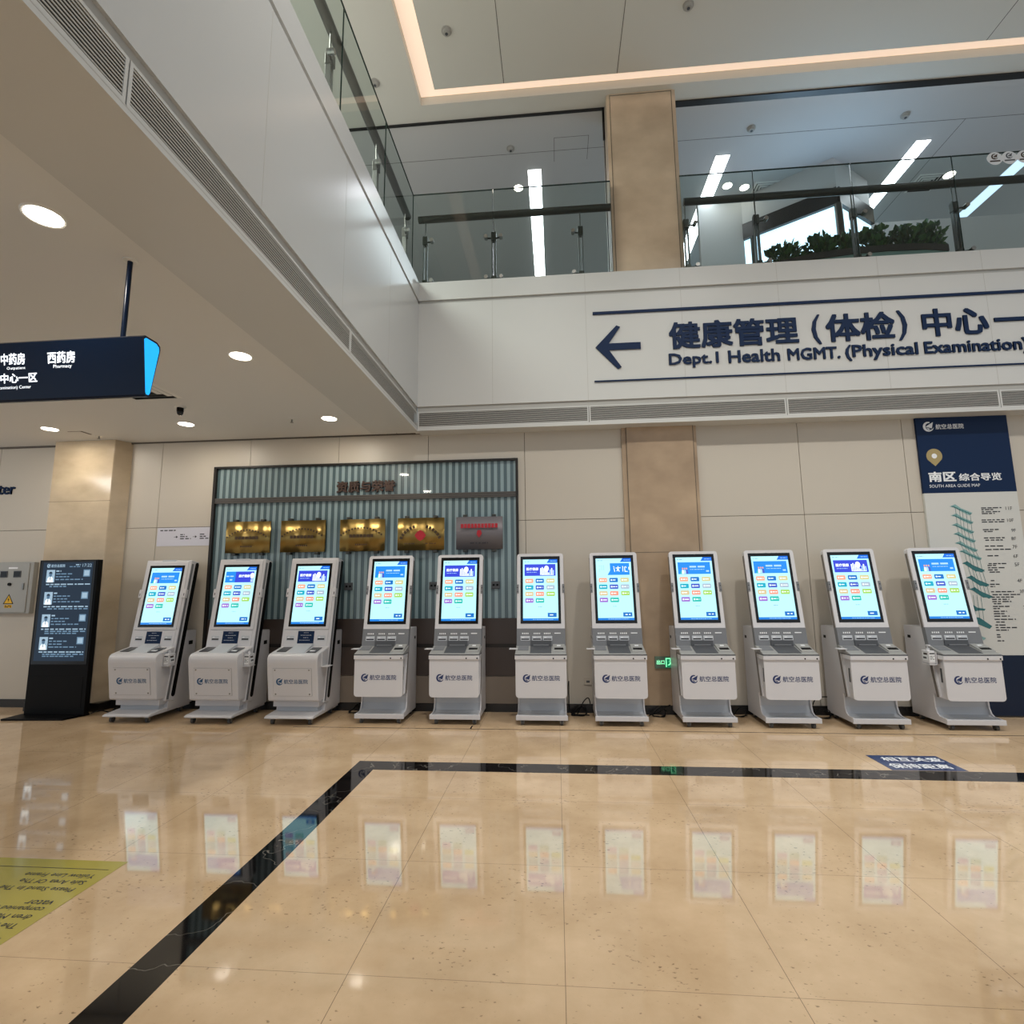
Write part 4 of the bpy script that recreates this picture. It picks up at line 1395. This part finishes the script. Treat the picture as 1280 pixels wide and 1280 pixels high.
# ---- kiosk with the rounded white front ------------------------------------------------
def make_white_kiosk():
    t = thing('self_service_kiosk', 'kiosk', 'kiosk', (0, 0, 0), 0, 'kiosks with rounded white fronts')
    b = B(M['white2'])
    b.prism('x', [(0.0, 0.072), (0.0, 0.086), (0.03, 0.098), (0.30, 0.118), (0.66, 0.118), (0.66, 0.072)], -0.275, 0.275, M['white2'], 0.003)
    b.box(-0.235, 0.235, 0.20, 0.62, 0.11, 0.17, M['silver'])
    b.box(-0.265, 0.265, 0.16, 0.62, 0.165, 0.235, M['white2'], 0.004)
    b.obj('foot', t)
    b = B(M['white2'], M['blk'])
    b.prism('x', [(0.27, 0.10), (0.68, 0.10), (0.68, 0.955), (0.665, 0.97), (0.42, 0.97), (0.29, 0.25)], -0.285, 0.285)
    for s in (-1, 1):
        b.box(s * 0.285 - 0.002, s * 0.285 + 0.002, 0.555, 0.625, 0.80, 0.845, M['blk'])
    b.obj('rear_cabinet', t)
    tf = Matrix.Translation((0, 0.212, 0.2)) @ Matrix.Rotation(-LEAN, 4, 'X')
    cs = math.cos(LEAN)
    wz = lambda z: (z - 0.2) / cs
    b = B(M['white'])
    b.tf = tf
    b.box(-0.295, 0.295, 0.0, 0.15, wz(0.20), wz(1.835), M['white'], 0.012, 3)
    b.box(-0.09, 0.09, -0.004, 0.03, wz(1.80), wz(1.838), M['silver'], 0.004)
    hd = b.obj('head_panel', t)
    for s in (-1, 1):
        k = B(M['grey'])
        k.tf = tf
        xx = s * 0.2955
        k.box(xx - 0.003, xx + 0.003, 0.012, 0.046, wz(0.22), wz(1.79), M['grey'])
        k.obj('side_groove', hd, label='grey side groove')
        k = B(M['dgrey'])
        k.tf = tf
        ya, yb_ = 0.08, 0.138
        rr = (yb_ - ya) / 2
        ym = (ya + yb_) / 2
        pts = [(ym + rr * math.cos(a), wz(0.25) + rr + rr * math.sin(a)) for a in [math.pi + math.pi * i / 8 for i in range(9)]]
        pts += [(ym + rr * math.cos(a), wz(1.82) - rr + rr * math.sin(a)) for a in [math.pi * i / 8 for i in range(9)]]
        k.prism('x', pts, xx - 0.003, xx + 0.004, M['blk'])
        k.obj('side_strip', hd, label='black rounded side strip')
    b = B(M['white'])
    b.tf = tf
    b.box(-0.268, 0.268, -0.010, 0.004, wz(0.992), wz(1.812), M['white'], 0.006)
    bz = b.obj('screen_surround', t)
    b = B(M['blkglass'])
    b.tf = tf
    b.box(-0.228, 0.228, -0.0125, -0.008, wz(1.025), wz(1.765), M['blkglass'], 0.001)
    sc = b.obj('screen', t)
    d = bpy.data.objects.new('display', UIM['hello'])
    COL.objects.link(d)
    d.parent = sc
    d.matrix_local = tf @ Matrix.Translation((0, -0.0129, wz(1.025) + 0.03)) @ Matrix.Diagonal((1.0, 1.0, 0.985, 1))
    for s in (-1, 1):
        k = B(M['white'], M['blk'])
        k.tf = tf
        k.box(s * 0.285 - 0.02, s * 0.285 + 0.02, -0.014, 0.03, wz(1.37), wz(1.47), M['white'], 0.005)
        k.box(s * 0.285 - 0.004, s * 0.285 + 0.004, -0.0146, -0.012, wz(1.395), wz(1.425), M['blk'])
        k.obj('camera_module', t)
    b = B(M['white'])
    b.tf = tf
    b.box(-0.262, 0.262, -0.006, 0.004, wz(0.80), wz(0.982), M['white'], 0.003)
    cp = b.obj('control_panel', t)
    slot_unit(cp, -0.185, wz(0.895), 0.098, 0.06, tf, 'card_slot', 'w')
    slot_unit(cp, 0.185, wz(0.895), 0.098, 0.06, tf, 'printer_slot', 'w')
    b = B(M['navy'], M['toth'] if 'toth' in M else M['wprint'], M['inkgrey'])
    b.tf = tf
    b.box(-0.098, 0.098, -0.008, 0.0, wz(0.835), wz(0.975), M['navy'])
    r = random.Random(9)
    for i, (x0, x1) in enumerate(((-0.03, 0.035), (-0.065, 0.065), (-0.03, 0.03), (-0.075, 0.05))):
        b.dashes(x0, x1, wz(0.955) - i * 0.028, 0.007, -0.0085, M['silver'], r)
    b.obj('instruction_plate', cp, label='navy instruction plate')
    # rounded front box
    b = B(M['white'], M['grey'], M['steel'])
    pr = [(0.105, 0.235), (0.085, 0.25), (0.022, 0.66), (0.022, 0.70), (0.034, 0.73), (0.06, 0.752), (0.36, 0.812), (0.40, 0.80), (0.30, 0.235)]
    b.prism('x', pr, -0.289, 0.289, M['white'], 0.012, 3)
    fb = b.obj('front_box', t)
    fa = math.atan2(0.085 - 0.022, 0.66 - 0.25)
    ftf = Matrix.Translation((0, 0.085, 0.25)) @ Matrix.Rotation(fa, 4, 'X')
    b = B(M['white'], M['grey'])
    b.tf = ftf
    b.box(-0.222, 0.222, -0.0015, 0.004, 0.045, 0.355, M['grey'], 0.001)
    b.box(-0.2195, 0.2195, -0.004, 0.004, 0.0475, 0.3525, M['white'], 0.001)
    hp = b.obj('hatch', fb)
    for sx in (-0.195, 0.195):
        for sz in (0.068, 0.335):
            k = B(M['steel'])
            k.tf = ftf
            k.cyl((sx, -0.0065, sz), (sx, -0.003, sz), 0.009, M['steel'], 14)
            k.obj('screw', fb)
    logo(fb, -0.185, 0.205, -0.0046, 0.92, M['logo2'], ftf)
    ttf = Matrix.Translation((0, 0.06, 0.752)) @ Matrix.Rotation(math.atan2(0.06, 0.30), 4, 'X')
    b = B(M['dgrey'], M['blk'])
    b.tf = ttf
    b.box(-0.235, -0.125, 0.06, 0.22, 0.002, 0.008, M['dgrey'], 0.003)
    b.obj('scanner_pad', fb)
    b = B(M['silver'])
    b.tf = ttf
    b.prism('x', [(0.03, 0.0), (0.26, 0.035), (0.27, 0.0)], -0.10, 0.10, M['silver'], 0.003)
    b.obj('shelf_wedge', fb)
    b = B(M['dgrey'], M['wprint'])
    b.tf = ttf
    b.box(0.125, 0.235, 0.03, 0.20, 0.002, 0.008, M['dgrey'], 0.003)
    b.box(0.15, 0.21, 0.06, 0.09, 0.008, 0.014, M['wprint'], 0.002)
    b.obj('card_reader', fb)
    for cx in (-0.215, 0.215):
        caster(t, cx, 0.075, 0.03); caster(t, cx, 0.58, 0.03)
    b = B(M['white'])
    b.box(0.287, 0.297, 0.13, 0.25, 0.60, 0.765, M['white'])
    b.box(0.297, 0.372, 0.12, 0.25, 0.600, 0.608, M['white'], 0.002)
    b.obj('bottle_bracket', t)
    return t


YA, YB = 5.70, 5.82
ka = make_white_kiosk()
KA = [(-4.82, 'hello', 'white rounded-front kiosk at the left end of the row, next to the black totem'),
      (-3.854, 'slide', 'white rounded-front kiosk, second from the left, at the left edge of the fluted glass'),
      (-2.93, 'health', 'white rounded-front kiosk, third from the left, in front of the fluted glass')]
kiosks = []
for i, (x, v, lb) in enumerate(KA):
    k = ka if i == 0 else dup(ka, (x, YA, 0), lb)
    k.location = (x, YA, 0)
    k['label'] = lb
    kiosks.append((k, v))
kb = make_grey_kiosk()
KB = [(-1.965, 'hello', 'grey-panel kiosk with blue banner, fourth from the left, in front of the fluted glass'),
      (-1.128, 'health', 'grey-panel kiosk, fifth from the left, below the grey plaque'),
      (-0.189, 'health', 'grey-panel kiosk at the right edge of the fluted glass'),
      (0.651, 'menu', 'grey-panel kiosk with half-white banner, just left of the middle marble pilaster'),
      (1.552, 'hello', 'grey-panel kiosk beside the green exit sign, on its right'),
      (2.384, 'hello', 'grey-panel kiosk, third from the right end of the row'),
      (3.24, 'health', 'grey-panel kiosk with indigo banner, second from the right end of the row'),
      (4.132, 'hello', 'grey-panel kiosk at the right end of the row, in front of the guide map')]
for i, (x, v, lb) in enumerate(KB):
    k = kb if i == 0 else dup(kb, (x, YB, 0), lb)
    k.location = (x, YB, 0)
    k['label'] = lb
    kiosks.append((k, v))
for c in list(kiosks[-1][0].children):
    if c.name.startswith('bottle_bracket'):      # this one holds a bottle in a holder of its own
        bpy.data.objects.remove(c)
for k, v in kiosks:
    for c in k.children:
        for g_ in c.children:
            if g_.name.startswith('display'):
                g_.data = UIM[v]


# hand sanitizer bottles with their holders
def sanitizer(loc, label, side):
    t = thing('sanitizer_bottle', label, 'hand sanitizer', loc, 0, 'hand sanitizer bottles on the kiosk sides')
    b = B(M['white'])
    b.box(-0.032, 0.032, -0.055, 0.055, 0, 0.13, M['white'], 0.008, 3)
    b.obj('bottle', t)
    b = B(M['white'])
    b.cyl((0, 0, 0.13), (0, 0, 0.15), 0.018, M['white'], 16)
    b.cyl((0, 0, 0.15), (0, 0, 0.175), 0.007, M['white'], 10)
    b.box(-0.012, 0.012, -0.035, 0.012, 0.172, 0.186, M['white'], 0.004)
    b.obj('pump', t)
    b = B(M['wprint'], M['ink'], M['red'])
    b.rect(-0.026, 0.026, 0.02, 0.115, -0.0556, M['wprint'])
    b.rect(-0.024, 0.024, 0.095, 0.108, -0.056, M['ink'])
    b.dashes(-0.022, 0.022, 0.075, 0.008, -0.056, M['inkgrey'], random.Random(5)); b.dashes(-0.022, 0.016, 0.06, 0.008, -0.056, M['inkgrey'], random.Random(6))
    b.dashes(-0.022, 0.02, 0.045, 0.008, -0.056, M['inkgrey'], random.Random(7))
    xx = -0.0326 if side < 0 else 0.0326
    b.poly([(xx, -0.04, 0.03), (xx, 0.04, 0.03), (xx, 0.04, 0.11), (xx, -0.04, 0.11)], M['wprint'])
    b.poly([(xx * 1.01, -0.035, 0.085), (xx * 1.01, 0.02, 0.085), (xx * 1.01, 0.02, 0.105), (xx * 1.01, -0.035, 0.105)], M['bronze'])
    b.poly([(xx * 1.01, -0.02, 0.045), (xx * 1.01, 0.03, 0.045), (xx * 1.01, 0.03, 0.065), (xx * 1.01, -0.02, 0.065)], M['inkgrey'])
    b.obj('print', t)
    if side > 0:
        return
    h = B(M['white'])
    s = -side
    h.box(min(s * 0.034, s * 0.042), max(s * 0.034, s * 0.042), -0.06, 0.06, -0.01, 0.12, M['white'])
    h.box(-0.034, 0.034, -0.06, 0.06, -0.012, -0.001, M['white'])
    h.obj('holder', t)


sanitizer((-4.82 + 0.333, 5.885, 0.609), 'white pump bottle on the right side of the leftmost kiosk', 1)
sanitizer((-3.854 + 0.333, 5.885, 0.609), 'white pump bottle on the right side of the second kiosk from the left', 1)
sanitizer((4.132 - 0.325, 5.905, 0.645), 'white pump bottle on the left side of the rightmost kiosk', -1)

# ------------------------------------------------------------------ exit sign
t = thing('exit_sign', 'green lit exit sign low on the middle marble pilaster', 'exit sign', (1.255, 6.365, 0.58))
B(M['exitgrey']).box(-0.145, 0.19, -0.012, 0.0, -0.068, 0.068, M['exitgrey'], 0.003).obj('plate', t)
b = B(M['exitgreen'], M['exitlit'])
b.rect(-0.03, 0.18, -0.055, 0.055, -0.0125, M['exitgreen'])
b.text('出口', -0.125, -0.035, -0.022, 0.028, -0.0132, M['exitlit'], 0, 0.02)
y = -0.0132
b.poly([(-0.022, y, -0.05), (-0.012, y, -0.05), (-0.012, y, 0.05), (-0.022, y, 0.05)], M['exitlit'])
b.poly([(-0.012, y, 0.04), (0.085, y, 0.04), (0.085, y, 0.05), (-0.012, y, 0.05)], M['exitlit'])
b.poly([(0.035 + 0.011 * math.cos(k * math.pi / 5), y, 0.027 + 0.011 * math.sin(k * math.pi / 5)) for k in range(10)], M['exitlit'])
b.poly([(0.008, y, 0.012), (0.045, y, 0.016), (0.05, y, 0.006), (0.035, y, -0.012), (0.022, y, -0.006), (0.03, y, 0.006)], M['exitlit'])
b.poly([(0.022, y, -0.006), (0.035, y, -0.012), (0.02, y, -0.03), (0.0, y, -0.032), (0.0, y, -0.024), (0.014, y, -0.022)], M['exitlit'])
b.poly([(0.03, y, -0.008), (0.042, y, -0.014), (0.056, y, -0.024), (0.054, y, -0.048), (0.044, y, -0.048), (0.044, y, -0.028)], M['exitlit'])
b.poly([(0.10, y, -0.008), (0.135, y, -0.008), (0.135, y, -0.022), (0.165, y, 0.0), (0.135, y, 0.022), (0.135, y, 0.008), (0.10, y, 0.008)], M['exitlit'])
b.obj('pictogram', t)

# ------------------------------------------------------------------ guide map board
t = thing('guide_map', 'tall navy and white hospital guide map board at the right edge of the wall', 'guide map', (4.275, WY - 0.03, 0))
BW = 1.005
B(M['board']).box(0, BW, 0, 0.029, 0.66, 2.49).obj('map_panel', t)
hdr = B(M['navy']).box(0, BW, -0.001, 0.029, 2.49, 3.405).obj('header_panel', t, label='navy header panel')
B(M['navy_dk']).box(0, BW, -0.001, 0.029, 0.02, 0.66).obj('lower_panel', t, label='navy lower panel')
y = -0.0016
X0 = 4.275
b = B(M['wprint'])
b.emblem(0.135, 3.285, 0.06, y, M['wprint'], None)
b.text('航空总医院', 0.215, 0.525, 3.25, 3.312, y, M['wprint'], 0, 0.012)
b.obj('hospital_lettering', hdr)
b = B(M['wprint'])
b.text('南区', 0.072, 0.372, 2.622, 2.742, y, M['wprint'], 0, 0.03)
b.text('综合导览', 0.402, 0.862, 2.625, 2.715, y, M['wprint'], 0, 0.02)
b.text('SOUTH AREA GUIDE MAP', 0.07, 0.62, 2.555, 2.59, y, M['wprint'], 0, 0.0)
b.obj('title_lettering', hdr)
b = B(M['gold'], M['wprint'])
cx, cz, rr = 0.162, 2.93, 0.088
pts = [(cx + rr * math.cos(math.radians(a)), y, cz + rr * math.sin(math.radians(a))) for a in range(-30, 211, 15)] + [(cx, y, 2.818 - 0.01)]
b.poly(pts, M['gold'])
b.poly([(cx + 0.03 * math.cos(k * math.pi / 8), y - 0.0005, cz + 0.03 * math.sin(k * math.pi / 8)) for k in range(16)], M['wprint'])
b.obj('pin_icon', hdr)
# stacked floor plans
b = B(M['teal'], M['teal2'])
FL = [(4.534, 2.329), (4.534, 2.223), (4.529, 2.113), (4.535, 2.01), (4.541, 1.905), (4.574, 1.81), (4.586, 1.674), (4.614, 1.513), (4.63, 1.382)]
for i, (fx, fz) in enumerate(FL):
    x = fx - X0
    m1 = M['teal2'] if i < 6 else M['teal']
    b.poly([(x, y, fz), (x + 0.065, y, fz + 0.026), (x + 0.12, y, fz - 0.02), (x + 0.24, y, fz - 0.078), (x + 0.20, y, fz - 0.105), (x + 0.13, y, fz - 0.065), (x + 0.05, y, fz - 0.012)], m1)
    for k in range(7):
        u = k / 6
        b.poly([(x + 0.02 + 0.17 * u, y - 0.0004, fz + 0.008 - 0.085 * u), (x + 0.06 + 0.17 * u, y - 0.0004, fz - 0.002 - 0.085 * u), (x + 0.055 + 0.17 * u, y - 0.0004, fz - 0.010 - 0.085 * u), (x + 0.02 + 0.17 * u, y - 0.0004, fz - 0.001 - 0.085 * u)], M['teal'])
    if i >= 6:
        b.poly([(x + 0.03, y - 0.0006, fz - 0.005), (x + 0.15, y - 0.0006, fz - 0.05), (x + 0.24, y - 0.0006, fz - 0.095), (x + 0.14, y - 0.0006, fz - 0.09)], M['teal'])
    if i < len(FL) - 1:
        nx, nz = FL[i + 1][0] - X0, FL[i + 1][1]
        for dx, dz in ((0.06, -0.01), (0.13, -0.055), (0.21, -0.09), (0.10, -0.03), (0.17, -0.07)):
            b.poly([(x + dx, y, fz + dz), (x + dx + 0.004, y, fz + dz), (nx + dx + 0.004, y, nz + dz), (nx + dx, y, nz + dz)], M['teal'])
b.poly([(0.375, y, 1.215), (0.42, y, 1.18), (0.505, y, 1.165), (0.49, y, 1.145), (0.44, y, 1.15), (0.39, y, 1.14)], M['teal'])
b.poly([(0.39, y, 1.075), (0.43, y, 1.07), (0.55, y, 0.975), (0.52, y, 0.945), (0.40, y, 1.0)], M['teal'])
b.poly([(0.42, y, 0.87), (0.47, y, 0.845), (0.44, y, 0.82)], M['teal2'])
for dx in (0.39, 0.43, 0.47):
    b.rect(dx, dx + 0.004, 1.03, 1.32, y, M['teal'])
b.obj('floor_plan_drawing', t)
b = B(M['ink'])
r = random.Random(21)
LBL = [('11F', 0.858, 2.294), ('10F', 0.858, 2.156), ('9F', 0.885, 2.04), ('8F', 0.875, 1.946), ('7F', 0.875, 1.852), ('6F', 0.87, 1.747), ('5F', 0.872, 1.654), ('4F', 0.875, 1.474), ('3F', 0.885, 1.354), ('2F', 0.90, 1.179)]
for s_, lx, lz in LBL:
    b.text(s_, lx, lx + 0.07, lz - 0.017, lz + 0.021, y, M['ink'], 0, 0.0, 'L')
rows = [(2.305, .23), (2.285, .14), (2.26, .21), (2.24, .15), (2.166, .25), (2.143, .24), (2.055, .19), (2.034, .11), (1.96, .22), (1.935, .21), (1.867, .2), (1.828, .27), (1.757, .13),
        (1.668, .2), (1.648, .09), (1.622, .18), (1.598, .1), (1.574, .12), (1.478, .05), (1.437, .1), (1.412, .05), (1.354, .24), (1.322, .30), (1.295, .23), (1.27, .18), (1.245, .2), (1.222, .09),
        (1.192, .18), (1.168, .07), (1.138, .14), (1.112, .11), (1.085, .16), (1.05, .22), (1.02, .1), (0.988, .12), (0.96, .22), (0.932, .13), (0.882, .05), (0.858, .04), (0.816, .07)]
for z, w_ in rows:
    b.dashes(0.585 + (0.012 if r.random() < 0.4 else 0), 0.585 + w_, z, 0.016, y, M['ink'], r)
b.obj('printed_text', t)

# ------------------------------------------------------------------ floor stickers
t = thing('floor_decal', 'dark blue rectangular floor sticker with white characters at the black border', 'floor sticker', (0, 0, 0.0007))
B(M['decal_b']).box(2.625, 3.195, 4.645, 5.01, 0, 0.0006).obj('vinyl', t)
b = B(M['wprint'])
b.tf = Matrix.Translation((0, 0, 0.0012)) @ Matrix.Rotation(-math.pi / 2, 4, 'X')
b.text('相互关爱', 2.70, 3.17, 4.86, 4.962, 0, M['wprint'], 0, 0.02)
b.obj('lettering', t)
b = B(M['wprint'])
b.tf = Matrix.Translation((0, 0, 0.0012)) @ Matrix.Rotation(-math.pi / 2, 4, 'X')
b.text('保持距离', 2.665, 3.13, 4.69, 4.80, 0, M['wprint'], 0, 0.02)
b.obj('lettering', t)

t = thing('floor_decal', 'olive yellow floor sticker with upside-down black English safety text at the left', 'floor sticker', (0, 0, 0.0007))
b = B(M['decal_y'], M['ink'])
b.box(-4.3, -2.39, 1.9, 2.935, 0, 0.0006)
b.rect(0, 0, 0, 0, 0) if False else None
b.obj('vinyl', t)
b = B(M['ink'])
b.tf = Matrix.Translation((0, 0, 0.0012)) @ Matrix.Rotation(math.pi, 4, 'Z') @ Matrix.Rotation(-math.pi / 2, 4, 'X')
# after the half turn: x' = -x, reading runs to the left and lines stack away from the camera
for s_, yc, w_ in (('The Accompanied Chil-', 2.383, 0), ('dren Must Be Ac-', 2.445, 0), ('companied By Adult Ele-', 2.505, 0), ('vator', 2.555, 0), ('Please Stand In The', 2.662, 0), ('Safe Area Of The', 2.726, 0), ('Yellow Line Frame', 2.784, 0)):
    asc = any(ch in s_ for ch in 'pyg,')
    h = 0.034 if s_ != 'vator' else 0.03
    b.text(s_, 2.447, 2.447, -yc - (0.026 if asc else 0.017), -yc + 0.020, 0, M['ink'], 0, 0.008, 'L')
b.box(2.43, 4.2, -0.0001, 0.0001, -2.852, -2.848)
b.box(2.43, 4.2, -0.0001, 0.0001, -2.302, -2.298)
b.obj('lettering', t)

# ------------------------------------------------------------------ cables and outlet
def smooth(pts, n=6):
    P = [Vector(p) for p in pts]
    P = [P[0]] + P + [P[-1]]
    out = []
    for i in range(1, len(P) - 2):
        for k in range(n):
            u = k / n
            a, b_, c, d = P[i - 1], P[i], P[i + 1], P[i + 2]
            out.append(0.5 * ((2 * b_) + (c - a) * u + (2 * a - 5 * b_ + 4 * c - d) * u * u + (3 * b_ - a - 3 * c + d) * u ** 3))
    out.append(P[-2])
    return out


def cable(paths, label, r=0.006):
    b = B(M['blk'])
    for p in paths:
        b.tube(smooth(p), r, M['blk'], 7)
    tag(b.obj('power_cable'), label, 'cable', 'black cables behind the kiosks')


def coil(cx, cy, z0, r0, n, seed):
    rr = random.Random(seed)
    return [(cx + r0 * rr.uniform(0.6, 1.1) * math.cos(i * 1.1), cy + 0.04 * math.sin(i * 1.1), z0 + max(0, 0.08 * math.sin(i * 1.1 + 0.6)) + 0.004 * rr.random()) for i in range(n)]


cable([[(0.115, 6.40, 0.36), (0.112, 6.38, 0.2), (0.12, 6.36, 0.03), (0.2, 6.3, 0.008), (0.34, 6.28, 0.008)], coil(0.22, 6.28, 0.01, 0.09, 16, 1), [(0.2, 6.28, 0.01), (0.27, 6.30, 0.14), (0.33, 6.31, 0.19), (0.355, 6.33, 0.12)]],
      'tangled black cable on the floor between the kiosks left of the marble pilaster')
cable([coil(1.12, 6.27, 0.01, 0.08, 12, 2), [(1.0, 6.28, 0.008), (1.1, 6.25, 0.05), (1.18, 6.27, 0.10), (1.25, 6.30, 0.12)]], 'black cable on the floor under the green exit sign')
cable([coil(2.86, 6.27, 0.012, 0.10, 14, 3), [(2.82, 6.30, 0.0075), (2.8, 6.30, 0.14), (2.86, 6.31, 0.21), (2.96, 6.31, 0.22)]], 'looped black cable between the third and second kiosk from the right')
cable([coil(2.0, 6.3, 0.012, 0.09, 12, 6)], 'coiled black cable on the floor right of the kiosk by the exit sign', 0.005)
cable([[(-2.46, 6.372, 0.44), (-2.38, 6.37, 0.36), (-2.30, 6.365, 0.28)], coil(-2.42, 6.30, 0.012, 0.07, 14, 4)], 'black cable between the third and fourth kiosk from the left')
cable([[(-5.62, 6.12, 0.008), (-5.45, 6.08, 0.05), (-5.30, 6.12, 0.008), (-5.2, 6.2, 0.02)], coil(-5.32, 6.18, 0.012, 0.13, 16, 5)], 'black cable on the floor between the totem and the leftmost kiosk')
b = B(M['wall'], M['dgrey'])
b.box(-0.045, 0.045, -0.012, 0, -0.045, 0.045, M['wall'], 0.004)
b.box(-0.02, 0.02, -0.013, -0.011, -0.02, 0.005, M['dgrey'])
tag(b.obj('wall_outlet', loc=(0.34, WY, 0.36)), 'beige wall outlet low on the wall left of the marble pilaster', 'outlet')
